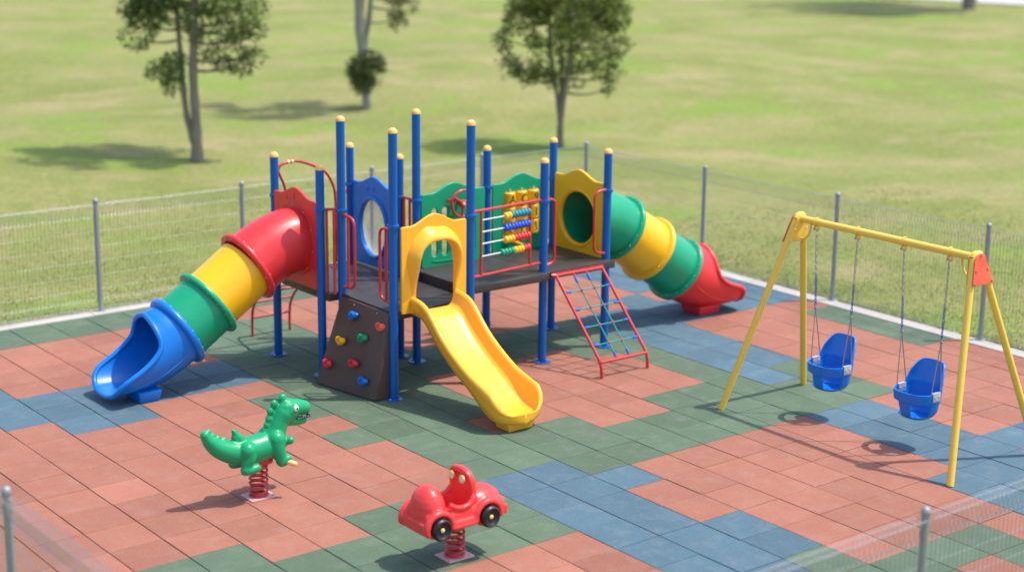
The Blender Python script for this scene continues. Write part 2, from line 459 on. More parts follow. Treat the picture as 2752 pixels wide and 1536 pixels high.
def lawn_z(x, y):
    d = max(max(FX0 - x, x - FX1 - .4, 0), max(FY0 - y, y - FY1 - .4, 0))
    k = smoothstep((d - 2.5) / 9) * (1 - smoothstep((d - 20) / 16))
    return -.03 + k * (.18 * math.sin(x * .21 + y * .13) + .14 * math.sin(y * .31 - x * .07 + 1.3) + .06 * math.sin(x * .6 + 2) * math.sin(y * .47))
def build_lawn():
    ax = []; x = 0.
    step = .8
    while x < 420:
        ax.append(x); x += step
        if x > 22: step *= 1.12
    xs = [-q for q in ax[:0:-1]] + ax
    P = [[(x + 6, y + 6, lawn_z(x + 6, y + 6)) for y in xs] for x in xs]
    b = MB(); b.grid(P); tag(b.build('lawn', M['lawn'], None, smooth=180), kind='structure')
build_lawn()

def build_kerb():
    b = MB(); z0, z1 = -.12, .012
    def bar(x0, x1, y0, y1): b.box(((x0 + x1) / 2, (y0 + y1) / 2, (z0 + z1) / 2), (x1 - x0, y1 - y0, z1 - z0))
    L = 1.6
    def run(lo, hi, fn):
        q = lo
        while q < hi - .01:
            e = min(q + L, hi); fn(q + .003, e - .003); q = e
    run(FX0 - .22, FX1 + .235, lambda p, q: bar(p, q, FY1 + .004, FY1 + .205))
    run(FY0 - .22, FY1, lambda p, q: bar(FX1 + .004, FX1 + .235, p, q))
    run(FX0 - .22, FX1 + .35, lambda p, q: bar(p, q, FY0 - .22, FY0 - .004))
    run(FY0, FY1, lambda p, q: bar(FX0 - .22, FX0 - .004, p, q))
    tag(b.build('kerb', M['concrete'], None, bevel=.008, smooth=30), kind='structure')
build_kerb()

def build_path():
    b = MB(); P = []
    for k in range(14):
        t = k / 13; x = 49.5 + 7.2 * t; y = 47.5 - 25 * t
        P.append([(x + 7 * q, y + 2 * q, lawn_z(x + 7 * q, y + 2 * q) + .05) for q in (0, .2, .4, .6, .8, 1)])
    b.grid(P); tag(b.build('path', M['path'], None, smooth=60), kind='structure')
build_path()

def build_grass():
    rnd = random.Random(5); vs = []; fs = []
    def blade(x, y, h):
        z = lawn_z(x, y) - .01; a = rnd.uniform(0, 2 * PI); w = rnd.uniform(.004, .009)
        lx, ly = rnd.gauss(0, .35) * h, rnd.gauss(0, .35) * h
        dx, dy = math.cos(a) * w, math.sin(a) * w; k = len(vs)
        vs.extend([(x - dx, y - dy, z), (x + dx, y + dy, z), (x + lx * .45 + dx * .7, y + ly * .45 + dy * .7, z + h * .6), (x + lx * .45 - dx * .7, y + ly * .45 - dy * .7, z + h * .6), (x + lx, y + ly, z + h)])
        fs.append((k, k + 1, k + 2, k + 3)); fs.append((k + 3, k + 2, k + 4))
    def band(n, fx, fy, cond=None):
        for _ in range(n):
            x, y = fx(), fy()
            t = noise.noise(V((x * 1.1, y * 1.1, 3.))) + .6 * noise.noise(V((x * 4, y * 4, 9.)))
            if t < rnd.uniform(-.75, .25): continue
            blade(x, y, rnd.uniform(.02, .05) * (1 + .5 * max(0, t)))
    u = rnd.uniform
    band(42000, lambda: FX1 + .36 + 7.5 * u(0, 1) ** 2.4, lambda: u(-4.5, 8.5))
    band(38000, lambda: u(-6.5, 8.5), lambda: FY1 + .26 + 7 * u(0, 1) ** 2.4)
    me = bpy.data.meshes.new('grass'); me.from_pydata(vs, [], fs); me.materials.append(M['blade'])
    tag(link('grass', me, None, 0), kind='stuff', label='short sunlit grass along the outer side of the mesh fence', cat='grass')
build_grass()

# ------------------------------------------------------------------ FENCES
def fence(label, P0, d, stations, ends, gauge=1., vg=1., group='galvanised mesh fences round the playground'):
    """stations: post distances along d from P0; ends: (from, to) of the mesh"""
    d = V(d).normalized(); nrm = V((-d.y, d.x, 0)); P0 = V(P0)
    t = thing('mesh_fence', label, 'fence', P0 + d * ends[0], group)
    for s in stations:
        b = MB(); p = P0 + d * s
        b.lathe([(0, -.1), (.03, -.1), (.03, 1.455)], p, n=16)
        b.lathe([(.03, .02), (.065, .018), (.066, .0)], p, n=16)
        po = b.build('post', M['galv'], t)
        c = MB(); c.lathe([(.031, 1.43), (.035, 1.435), (.035, 1.462), (.028, 1.482), (.012, 1.492), (0, 1.494)], p, n=16)
        c.build('post_cap', M['wire'], po)
    cuts = [ends[0]] + [s for s in stations if ends[0] < s < ends[1]] + [ends[1]]
    prof = [(0, .10), (.045, .05), (-.045, .05), (0, .17), (0, 1.24), (-.045, 1.41), (.045, 1.41), (0, 1.25)]
    for a, e in zip(cuts, cuts[1:]):
        if e - a < .25: continue
        a += .035 if a in stations else 0; e -= .035 if e in stations else 0
        b = MB(); n = max(2, int((e - a) / .05))
        for k in range(n + 1):
            o = P0 + d * (a + (e - a) * k / n)
            b.tube([o + nrm * q + V((0, 0, z)) for q, z in prof], .0021 * vg, n=4, caps=False)
        for q, z, r in [(-.045, 1.41, .003), (.045, 1.41, .003), (0, 1.26, .003), (.012, 1.235, .0026), (0, 1.06, .0024), (0, .87, .0024), (0, .68, .0024), (0, .49, .0024), (0, .31, .0024), (0, .18, .003), (0, .155, .003), (.045, .05, .003), (-.045, .05, .003)]:
            o = nrm * (q + .003) + V((0, 0, z)); b.tube([P0 + d * a + o, P0 + d * e + o], r * gauge, n=4, caps=False)
        b.build('mesh_panel', M['wire'], t, smooth=0)
    return t
fence('long grey mesh fence along the back left edge, running behind the red tube slide', (-6.02, 8.36, 0), (1, 0, 0), [.62, 2.72, 4.82, 6.93, 9.03, 11.0], (0, 12.98), .55, .95)
fence('grey mesh fence along the right edge, behind the yellow swing set', (7.0, 8.36, 0), (0, -1, 0), [.04, 2.68, 5.2, 7.62, 10.1, 12.5], (0, 13.16), .6, 1.)
fence('low foreground mesh fence with rolled top crossing the bottom right corner', (-6.02, -4.84, 0), (1, 0, 0), [.22, 2.5, 4.81, 7.1, 9.4, 11.7], (0, 12.98), 1.15, 1.4)
fence('foreground mesh fence with one round post at the bottom left corner', (-6.02, -4.84, 0), (0, 1, 0), [1.6, 4.02, 6.4, 8.8, 11.2], (0, 13.16), 1.15, 1.4)

# ------------------------------------------------------------------ PLAY STRUCTURE
PS = thing('play_structure', 'large multicoloured climbing frame with blue posts, tube slides and brown decks on the rubber floor', 'climbing frame', (1.2, 3.9, 0))
HS, HT = 2.424, 2.975
ZL, ZU = .985, 1.095          # lower and upper deck tops
POSTS = [(-.34, 5.30, HS, 1), (-.36, 4.27, HS, 1), (-.19, 4.10, HT, 1), (.75, 5.39, HS, 0), (-.20, 3.06, HT, 1), (.78, 4.38, HS, 0), (.815, 4.09, HT, 1),
         (.815, 3.045, HT, 1), (1.98, 4.285, HS, 1), (1.995, 3.215, HS, 1), (3.02, 4.305, HS, 1), (3.03, 3.295, HS, 1)]
PR = .0485
for x, y, h, _ in POSTS:
    b = MB(); b.lathe([(0, 0), (PR, 0), (PR, h - .05)], (x, y, 0), n=28)
    po = b.build('post', M['post'], PS)
    c = MB(); c.lathe([(PR - .002, h - .052), (PR + .003, h - .05), (PR + .003, h - .03), (PR * .86, h - .012), (PR * .5, h + .004), (0, h + .008)], (x, y, 0), n=24)
    c.build('post_cap', M['cap'], po)
    c = MB(); c.lathe([(PR + .0005, 1.905), (PR + .013, 1.908), (PR + .013, 1.942), (PR + .0005, 1.946)], (x, y, 0), n=24)
    for q in range(4):
        a = q * PI / 2 + .4; c.ball((x + (PR + .016) * math.cos(a), y + (PR + .016) * math.sin(a), 1.925), .012, n=8)
    c.build('clamp_ring', M['post'], po)
    c = MB(); c.lathe([(PR, .012), (.098, .012), (.102, .006), (.102, .002)], (x, y, 0), n=24)
    for q in range(4):
        a = q * PI / 2 + .4; c.lathe([(.011, .02), (.011, .012)], (x + .078 * math.cos(a), y + .078 * math.sin(a), 0), n=6, m=1); c.ball((x + .078 * math.cos(a), y + .078 * math.sin(a), .018), .010, m=1, n=8)
    c.build('base_plate', [M['post'], M['steel']], po)

# decks
def deck(rects, z, th, bolts, seams=()):
    b = MB()
    for x0, x1, y0, y1 in rects:
        b.box(((x0 + x1) / 2, (y0 + y1) / 2, z - .006), (x1 - x0, y1 - y0, .012), 0)
        for (cx, cy, sx, sy) in (((x0 + x1) / 2, y0 + .006, x1 - x0 - .002, .012), ((x0 + x1) / 2, y1 - .006, x1 - x0 - .002, .012), (x0 + .006, (y0 + y1) / 2, .012, y1 - y0 - .026), (x1 - .006, (y0 + y1) / 2, .012, y1 - y0 - .026)):
            b.box((cx, cy, z - .0125 - th / 2), (sx, sy, th), 1)
    for p in bolts: b.ball(p, .009, m=2, n=8)
    return b.build('deck', [M['deck'], M['fascia'], M['steel']], PS, bevel=.0025, smooth=30)
deck([(-.22, .83, 3.03, 4.12), (-.355, .80, 4.125, 5.37)], ZL, .075,
     [(-.357, 4.45 + .2 * k, .935) for k in range(5)] + [(-.1, 3.028, .925), (.7, 3.028, .925)])
deck([(.835, 1.985, 3.09, 4.30), (1.989, 3.04, 3.14, 4.32)], ZU, .07,
     [(1.0 + .3 * k, 3.088, 1.045) for k in range(4)] + [(2.2 + .25 * k, 3.138, 1.04) for k in range(4)])
b = MB(); b.box((.842, 3.62, 1.025), (.014, 1.0, .125), 0)
for k in range(6):
    for z in (1.05, .985): b.ball((.834, 3.2 + .16 * k, z + .01 * (k % 2)), .008, m=1, n=8)
b.build('riser_board', [M['fascia'], M['steel']], PS, bevel=.003)

# red tunnel panel (plane x = -.36) ------------------------------------------------
def ypanel(x, y0, y1, zb, h, holes, mat, thick=.036, hump=.1, name='panel'):
    """panel in a plane x = const facing -x; local u runs from y1 down to y0"""
    w = y1 - y0
    me = curve_mesh(name, [wave_outline(w, h, hump)] + holes, thick, .008)
    return place(me, frame((x, y1, zb), (0, -1, 0), (0, 0, 1)), name, mat, PS)
def xpanel(y, x0, x1, zb, h, holes, mat, thick=.036, hump=.1, name='panel'):
    me = curve_mesh(name, [wave_outline(x1 - x0, h, hump)] + holes, thick, .008)
    return place(me, frame((x0, y, zb), (1, 0, 0), (0, 0, 1)), name, mat, PS)

o = ypanel(-.365, 4.335, 5.245, .985, 1.015, [ring(.455, .515, .325, .325)], M['red'], name='tunnel_panel'); tag(o, 'red tunnel panel')
b = MB()   # raised mouldings on the panel
b.tube([(-.386, 4.79 + .415 * math.cos(t), 1.50 + .415 * math.sin(t)) for t in [2 * PI * k / 48 for k in range(48)]], .006, n=6, closed=True)
b.tube([(-.386, 4.95, 1.99), (-.386, 4.95, 1.94), (-.386, 4.62, 1.94)], .005, n=6); b.tube([(-.386, 4.79, 2.04), (-.386, 4.79, 1.96)], .005, n=6)
for k in range(10):
    t = 2 * PI * k / 10 + .2; b.ball((-.388, 4.79 + .395 * math.cos(t), 1.50 + .395 * math.sin(t)), .008, m=1, n=8)
b.build('moulding', [M['red'], M['steel']], o)

# blue window panel (plane x = .76)
o = ypanel(.765, 4.425, 5.345, 1.0, .985, [ring(.46, .475, .272, .335)], M['blu'], name='window_panel'); tag(o, 'blue panel with a round window')
b = MB(); b.tube([(.742, 4.885 + .295 * math.cos(t), 1.475 + .355 * math.sin(t)) for t in [2 * PI * k / 48 for k in range(48)]], .024, n=10, closed=True)
for k in range(14):
    t = 2 * PI * k / 14; b.ball((.722, 4.885 + .30 * math.cos(t), 1.475 + .36 * math.sin(t)), .0075, m=1, n=8)
b.tube([(.744, 5.0, 1.90), (.744, 5.0, 1.95), (.744, 4.86, 1.95), (.744, 4.86, 1.91)], .005, n=6)
b.build('window_ring', [M['blu'], M['steel']], o)
P = []
for i in range(9):
    r = math.sin(i / 8 * PI / 2); dz = .13 * math.cos(i / 8 * PI / 2)
    P.append([(.765 + dz, 4.885 + .275 * r * math.cos(t), 1.475 + .338 * r * math.sin(t)) for t in [2 * PI * k / 36 for k in range(36)]])
b = MB(); b.grid(P, closev=True); b.build('window_pane', M['glass'], o, smooth=180)

# green steering panel (y = 4.16) and letter panel (y = 4.29)
o = xpanel(4.165, .93, 1.85, 1.09, .875, [slot(.185, .12, .70, .042), slot(.335, .12, .70, .042), slot(.585, .12, .52, .042), slot(.735, .12, .52, .042)], M['grn'], name='steering_panel'); tag(o, 'green panel with a steering wheel')
b = MB(); b.tube([(1.08, 4.145, 1.165), (1.2, 4.143, 1.153), (1.5, 4.143, 1.153), (1.68, 4.145, 1.17)], .006, n=6)
b.build('moulding', M['grn'], o)
b = MB(); wc = V((1.445, 4.05, 1.825))
b.tube([wc + V((.155 * math.cos(t), 0, .155 * math.sin(t))) for t in [2 * PI * k / 40 for k in range(40)]], .0165, n=10, closed=True)
for a in (.45, .45 + 2 * PI / 3, .45 + 4 * PI / 3): b.tube([wc + V((0, -.012, 0)), wc + V((.08 * math.cos(a), -.008, .08 * math.sin(a))), wc + V((.15 * math.cos(a), 0, .15 * math.sin(a)))], [.024, .017, .015], n=10)
Ry = Matrix.Rotation(PI / 2, 3, 'X')
b.lathe([(0, .034), (.035, .032), (.045, .018), (.045, -.02), (.022, -.03), (.022, -.1)], wc, Ry, n=20)
b.lathe([(0, .046), (.016, .044), (.022, .032)], wc, Ry, n=16, m=1)
b.box(wc + V((-.12, .06, .035)), (.1, .03, .04)); 
b.build('steering_wheel', [M['rail'], M['gold']], o)

o = xpanel(4.295, 2.065, 2.93, 1.06, .885, [[(.165, .215), (.165, .775), (.715, .775), (.715, .215)]], M['grn'], name='letter_panel'); tag(o, 'green panel with yellow letter rollers')
LT = [['A', 'C', '9'], ['e', 'G', 'I'], ['O', 'N', '\\']]
for r_ in range(3):
    for c_ in range(3):
        cx, cz = 2.065 + .165 + .092 + c_ * .183, 1.06 + .155 + .527 - r_ * .182
        b = MB(); b.lathe([(0, -.085), (.066, -.085), (.076, -.076), (.076, .076), (.066, .085), (0, .085)], (cx, 4.285, cz), n=24)
        tl = b.build('letter_roller', M['yel'], o)
        me = text_mesh(LT[r_][c_], .14)
        # wrap the flat letter round the roller
        for v in me.vertices:
            a = v.co.x / .076; rr = .0775 + v.co.z
            v.co = V((cx + rr * math.sin(a), 4.285 - rr * math.cos(a), cz + v.co.y))
        place(me, Matrix.Identity(4), 'letter', M['ink'], o)
b = MB()
for c_ in range(3):
    cx = 2.065 + .257 + c_ * .183; b.tube([(cx, 4.285, 1.26), (cx, 4.285, 1.87)], .009, n=8); b.ball((cx, 4.272, 1.852), .016, n=8)
b.build('roller_rod', M['steel'], o)

# yellow hole panel for the green tube (plane x = 3.02)
o = ypanel(3.02, 3.345, 4.255, 1.075, .93, [ring(.455, .44, .318, .318)], M['yel'], name='tunnel_panel'); tag(o, 'yellow panel with a round tunnel hole')
b = MB(); b.tube([(3.0, 3.80 + .345 * math.cos(t), 1.515 + .345 * math.sin(t)) for t in [2 * PI * k / 48 for k in range(48)]], .013, n=8, closed=True)
b.tube([(3.002, 3.94, 1.93), (3.002, 3.88, 1.965), (3.002, 3.72, 1.965), (3.002, 3.66, 1.93)], .005, n=6)
for k in range(8):
    t = 2 * PI * k / 8 + .2; b.ball((2.999, 3.80 + .385 * math.cos(t), 1.515 + .385 * math.sin(t)), .007, m=1, n=8)
b.build('moulding', [M['yel'], M['steel']], o)

# yellow arch panel with moulded hood (y = 3.0)
def arch_pts(x0, x1, zb, zt, n=20):
    """arch opening from lower left over the top to lower right"""
    w = (x1 - x0) / 2; cx = (x0 + x1) / 2; pts = [(x0, zb), (x0, zb + (zt - w * 1.05 - zb) * .5)]
    for k in range(n + 1):
        t = PI - PI * k / n
        c_, s_ = math.cos(t), math.sin(t)
        pts.append((cx + w * math.copysign(abs(c_) ** .78, c_), zt - w * 1.05 + w * 1.05 * abs(s_) ** .78))
    pts += [(x1, zb + (zt - w * 1.05 - zb) * .5), (x1, zb)]
    return pts
AX0, AX1, AZB, AZT = .025, .555, .955, 1.745
ap = arch_pts(AX0, AX1, AZB, AZT)
ol = wave_outline(.86, .955, .105)
PX = -.145
out = [(u + PX, v + .96) for u, v in ol]
me = curve_mesh('arch_panel', [[p for p in out[2:]] + [out[0]] if 0 else [(PX + .01, .96)] + ap[0:1] + ap[1:] + [(PX + .85, .96)] + [(u + PX, v + .96) for u, v in ol[2:-1]]], .036, .008)
o = place(me, frame((0, 3.0, 0), (1, 0, 0), (0, 0, 1)), 'arch_panel', M['yel2'], PS); tag(o, 'yellow arch panel with a bulging hood')
cx = (AX0 + AX1) / 2; cz = 1.45; P = []
full = spline([(p[0], 3.0, p[1]) for p in ap], 3)
NP = len(full)
for i, q in enumerate(full):
    s = i / (NP - 1)
    nx = V((q.x - cx, 0, max(0, q.z - cz))).normalized()
    up = smoothstep((q.z - 1.15) / .45)
    wd = .050 + .060 * up + .040 * math.exp(-((q.x - cx + .075) / .085) ** 2) * up + .022 * math.exp(-((q.x - cx - .085) / .075) ** 2) * up
    pr = .018 + .105 * up
    row = []
    for t, h in ((1, 0), (.93, .12), (.80, .36), (.62, .62), (.42, .84), (.24, .97), (.10, 1.0), (.0, .93), (-.05, .72), (-.06, .35), (-.06, -.25)):
        row.append(q + nx * (wd * t) + V((0, -.018 - pr * h, 0)))
    P.append(row)
b = MB(); b.grid(P); b.build('hood', M['yel2'], o, smooth=60)

# yellow slide ---------------------------------------------------------------------
lip = [(1.36, .20), (1.40, .30), (1.46, .375), (1.56, .415), (1.74, .465), (1.93, .525), (2.15, .64), (2.38, .785), (2.54, .93), (2.66, 1.06), (2.80, 1.125), (2.98, 1.145)]
bed = [(1.36, .145), (1.5, .15), (1.62, .17), (1.75, .235), (1.96, .365), (2.28, .535), (2.52, .70), (2.68, .845), (2.76, .925), (2.84, .965), (2.98, .972)]
SX = .283; P = []
ys = [2.985, 2.95, 2.9, 2.86, 2.82, 2.78, 2.74, 2.7, 2.66, 2.6, 2.54, 2.48, 2.4, 2.3, 2.2, 2.1, 2.0, 1.9, 1.8, 1.72, 1.66, 1.6, 1.55, 1.5, 1.46, 1.43, 1.40, 1.38, 1.365, 1.36]
def sm(tab, y): return sum(interp(tab, y + d) * w for d, w in ((-.08, .15), (-.04, .2), (0, .3), (.04, .2), (.08, .15)))
for y in ys:
    zb = sm(bed, y); hl = max(sm(lip, y) - zb, .05)
    e = max(0, (1.56 - y) / .2); k = math.sqrt(max(0., 1 - e ** 2.3)) if y < 1.56 else 1
    k = max(k, .02)
    if e > 0: hl = max(.045, hl * (1 - .75 * e ** 1.5))
    fl = 1 + .04 * smoothstep((1.9 - y) / .4)
    sec = [(0, 0), (.10, 0), (.17, .01), (.205, .07), (.232, .26), (.25, .55), (.262, .82), (.276, .96), (.295, 1.0), (.314, .96), (.325, .84), (.326, .72), (.316, .60), (.305, .30)]
    under = [(.285, -.03), (.22, -.055), (.1, -.06), (0, -.06)]
    row = [(x * k * fl, zb + f * hl) for x, f in sec] + [(x * k * fl, zb + d) for x, d in under]
    loop = [(SX + x, y, z) for x, z in row] + [(SX - x, y, z) for x, z in row[-2:0:-1]]
    P.append(loop)
b = MB(); b.grid(P, closev=True); n_ = len(P[0]); b.add(P[0], [tuple(range(n_))]); b.add(P[-1], [tuple(range(n_ - 1, -1, -1))])
o = b.build('slide', M['yel2'], PS, smooth=70); tag(o, 'open yellow slide')
b = MB(); b.add([(.13, 1.44, 0), (.44, 1.44, 0), (.44, 1.66, 0), (.13, 1.66, 0), (.10, 1.43, .125), (.47, 1.43, .125), (.47, 1.7, .17), (.10, 1.7, .17)], [(3, 2, 1, 0), (4, 5, 6, 7), (0, 1, 5, 4), (1, 2, 6, 5), (2, 3, 7, 6), (3, 0, 4, 7)])
b.build('slide_foot', M['yel2'], o, bevel=.012)

# tube slides ----------------------------------------------------------------------
TR = .37
def tube_frames(path, q=10):
    pts = spline(path, q); F = []
    for i, p in enumerate(pts):
        t = (pts[min(i + 1, len(pts) - 1)] - pts[max(i - 1, 0)]).normalized()
        side = V((0, 1, 0)); up = side.cross(t)
        if up.z < 0: up = -up
        F.append((p, side, up, t))
    return F
def tube_section(path, r0, r1, mat, label, flange_end=True, name='tube_section', flange_start=False):
    F = tube_frames(path); n = 44; P = []; m = len(F)
    def ringp(f, r): return [f[0] + (f[1] * math.cos(2 * PI * k / n) + f[2] * math.sin(2 * PI * k / n)) * r for k in range(n)]
    for i, f in enumerate(F): P.append(ringp(f, r0 + (r1 - r0) * i / (m - 1)))
    b = MB(); b.grid(P, closev=True)
    inner = [ringp(f, r0 + (r1 - r0) * i / (m - 1) - .012) for i, f in enumerate(F)]
    b.grid(inner[::-1], closev=True)
    for f, on, rr in ((F[-1], flange_end, r1), (F[0], flange_start, r0)):
        if not on: continue
        p, sd, up, t = f
        prof = [(rr - .01, -.034), (rr + .040, -.030), (rr + .054, -.016), (rr + .054, .016), (rr + .040, .030), (rr - .01, .034)]
        b.grid([[p + t * h + (sd * math.cos(2 * PI * k / n) + up * math.sin(2 * PI * k / n)) * r for k in range(n)] for r, h in prof], closev=True)
        for k in range(16):
            a = 2 * PI * k / 16 + .1; b.ball(p - t * .032 + (sd * math.cos(a) + up * math.sin(a)) * (rr + .03), .0075, m=1, n=6); b.ball(p + t * .032 + (sd * math.cos(a) + up * math.sin(a)) * (rr + .03), .0075, m=1, n=6)
    o = b.build(name, [mat, M['steel']], PS, smooth=50)
    return tag(o, label)
def tube_exit(path, mat, label, foot, rimtab, flare):
    """trough that opens upward: full circle at the flange, a scoop at the end"""
    F = tube_frames(path, 16); m = len(F); P = []; Q = []; rim = []
    K = 40
    for i, (p, sd, up, t) in enumerate(F):
        s = i / (m - 1)
        th = interp(rimtab, s) / 180 * PI
        fl = 1 + .04 * smoothstep((s - .6) / .4)
        row = []; row2 = []
        for k in range(K + 1):
            a = -th + 2 * th * k / K
            dz = -math.cos(a); dy = math.sin(a) * fl
            flat = smoothstep((s - .35) / .5) * .45
            if dz < -.55: dz = dz * (1 - flat) + max(dz, -.80) * flat
            if dz > 0: dz *= 1 + flare * smoothstep(s / .15) * (1 - smoothstep((s - .34) / .2))
            row.append(p + (sd * dy + up * dz) * TR); row2.append(p + (sd * dy + up * dz) * (TR - .016))
        P.append(row); Q.append(row2)
        if s > rimtab[1][0]: rim.append((row[0], row[-1]))
    b = MB(); b.grid(P); b.grid(Q)
    path_rim = [a for a, _ in rim] + P[-1][1:-1] + [c for _, c in rim[::-1]]
    top = (path_rim[0] + path_rim[-1]) / 2
    b.tube(path_rim, .030, n=10, closed=True)
    p, sd, up, t = F[0]; n = 44
    prof = [(TR - .01, -.034), (TR + .042, -.030), (TR + .056, -.014), (TR + .056, .018), (TR + .042, .04), (TR - .01, .05)]
    b.grid([[p + t * h + (sd * math.cos(2 * PI * k / n) + up * math.sin(2 * PI * k / n)) * r for k in range(n)] for r, h in prof], closev=True)
    for k in range(20):
        a = 2 * PI * k / 20 + .1; b.ball(p - t * .034 + (sd * math.cos(a) + up * math.sin(a)) * (TR + .03), .0075, m=1, n=6)
    i0 = int(.12 * m)   # moulded ridge along the near flank
    for s2 in (-1, 1):
        b.tube([F[i][0] + (F[i][1] * s2 * math.sin(1.25 - .55 * (i - i0) / (m - i0)) - F[i][2] * math.cos(1.25 - .55 * (i - i0) / (m - i0))) * (TR + .001) for i in range(i0, m - 4)], .009, n=6)
    o = b.build('slide_exit', [mat, M['steel']], PS, smooth=50); tag(o, label)
    x0, x1, y0, y1 = foot; b = MB()
    b.add([(x0, y0, 0), (x1, y0, 0), (x1, y1, 0), (x0, y1, 0), (x0 - .025, y0 - .025, .128), (x1 + .025, y0 - .025, .128), (x1 + .025, y1 + .025, .128), (x0 - .025, y1 + .025, .128)], [(3, 2, 1, 0), (4, 5, 6, 7), (0, 1, 5, 4), (1, 2, 6, 5), (2, 3, 7, 6), (3, 0, 4, 7)])
    b.build('slide_foot', mat, o, bevel=.018)
    return o
YL = 4.79
tube_section([(-.352, YL, 1.50), (-.50, YL, 1.49), (-.68, YL, 1.435), (-.85, YL, 1.35), (-1.0, YL, 1.268)], TR - .005, TR + .01, M['red'], 'red curved tube section')
tube_section([(-1.02, YL, 1.256), (-1.25, YL, 1.094), (-1.50, YL, .927)], TR - .012, TR - .012, M['yel'], 'yellow tube section of the left slide', False)
tube_section([(-1.51, YL, .921), (-1.70, YL, .790), (-1.885, YL, .668)], TR - .002, TR - .002, M['grn'], 'green tube section of the left slide', False, flange_start=True)
tube_exit([(-1.895, YL, .662), (-2.13, YL, .530), (-2.36, YL, .450), (-2.58, YL, .42), (-2.79, YL, .425)], M['blu'], 'blue scoop exit of the left slide', (-2.50, -2.27, 4.52, 4.90),
          [(0, 179.5), (.215, 179.5), (.245, 163), (.27, 146), (.29, 131), (.315, 117), (.36, 107), (.43, 101), (.53, 94), (.66, 85), (.78, 77), (.87, 69), (.935, 58), (.975, 43), (1, 18)], .07)
YR = 3.80
tube_section([(3.03, YR, 1.515), (3.2, YR, 1.50), (3.36, YR, 1.46), (3.52, YR, 1.395), (3.675, YR, 1.305)], TR - .02, TR + .002, M['grn'], 'upper green tube section of the right slide')
tube_section([(3.69, YR, 1.295), (3.92, YR, 1.14), (4.175, YR, .975)], TR - .01, TR + .008, M['yel'], 'yellow tube section of the right slide')
tube_section([(4.19, YR, .965), (4.43, YR, .81), (4.665, YR, .655)], TR - .01, TR + .008, M['grn'], 'lower green tube section of the right slide')
tube_exit([(4.685, YR, .642), (4.90, YR, .52), (5.12, YR, .45), (5.36, YR, .42), (5.63, YR, .44)], M['red'], 'red scoop exit of the right slide', (4.97, 5.31, 3.62, 3.95),
          [(0, 179.5), (.31, 179.5), (.345, 164), (.37, 148), (.395, 133), (.43, 117), (.49, 105), (.57, 97), (.69, 90), (.80, 84), (.88, 78), (.94, 69), (.975, 54), (1, 26)], .16)

# green slide that drops from the back of the upper deck (only its underside shows below the deck)
P = []
for k in range(25):
    s = k / 24; a = s * 2.3
    c = V((1.98 + .12 + .62 * math.sin(a), 4.36 + .42 * s + .65 * (1 - math.cos(a)), 1.02 - .86 * s)); t = V((math.cos(a), math.sin(a) * 1.0 + .2, 0)).normalized(); nrm = V((-t.y, t.x, 0))
    P.append([c + nrm * (.30 * math.sin(q)) + V((0, 0, .30 - .30 * math.cos(q) if abs(q) < 1.6 else .30)) for q in [-1.5 + 3.0 * i / 14 for i in range(15)]])
b = MB(); b.grid(P)
b.tube([r[0] for r in P], .022, n=8, m=1); b.tube([r[-1] for r in P], .022, n=8, m=1)
o = b.build('curved_slide', [M['grn'], M['yel']], PS, smooth=60); tag(o, 'green curved slide behind the upper deck')

# climbing wall --------------------------------------------------------------------
b = MB()
tl, tr, br, bl = V((-.245, 4.03, .962)), V((-.245, 3.085, .962)), V((-.43, 3.085, .012)), V((-.60, 4.04, .012))
b.add([tl, tr, br, bl, (-.19, 4.03, .962), (-.19, 3.085, .962), (-.19, 3.085, .012), (-.19, 4.04, .012)], [(0, 1, 2, 3), (4, 7, 6, 5), (0, 4, 5, 1), (3, 2, 6, 7), (1, 5, 6, 2), (0, 3, 7, 4)])
CW = b.build('climbing_wall', M['wall'], PS, bevel=.012); tag(CW, 'sloping dark brown climbing wall')
nrm = (bl - tl).cross(tr - tl).normalized()
if nrm.x > 0: nrm = -nrm
def on_wall(y, z):
    f = (.962 - z) / .95; yy = y; xl = tl.x + (bl.x - tl.x) * f; xr = tr.x + (br.x - tr.x) * f
    g = (yy - 3.085) / .95; return V((xr + (xl - xr) * g, yy, z))
rh = random.Random(2)
HOLDS = [((3.71, .815), 'blu', 'blue hold at the top'), ((3.19, .80), 'coral', 'orange red hold'), ((3.82, .52), 'yel', 'yellow hold'), ((3.46, .62), 'grn', 'green hold'),
         ((3.52, .33), 'red', 'red hold'), ((3.93, .245), 'red', 'red hold at the lower left'), ((3.315, .18), 'blu', 'blue hold at the bottom')]
e1 = V((0, -1, 0)); e1 = (e1 - nrm * e1.dot(nrm)).normalized(); e2 = nrm.cross(e1)
if e2.z < 0: e2 = -e2
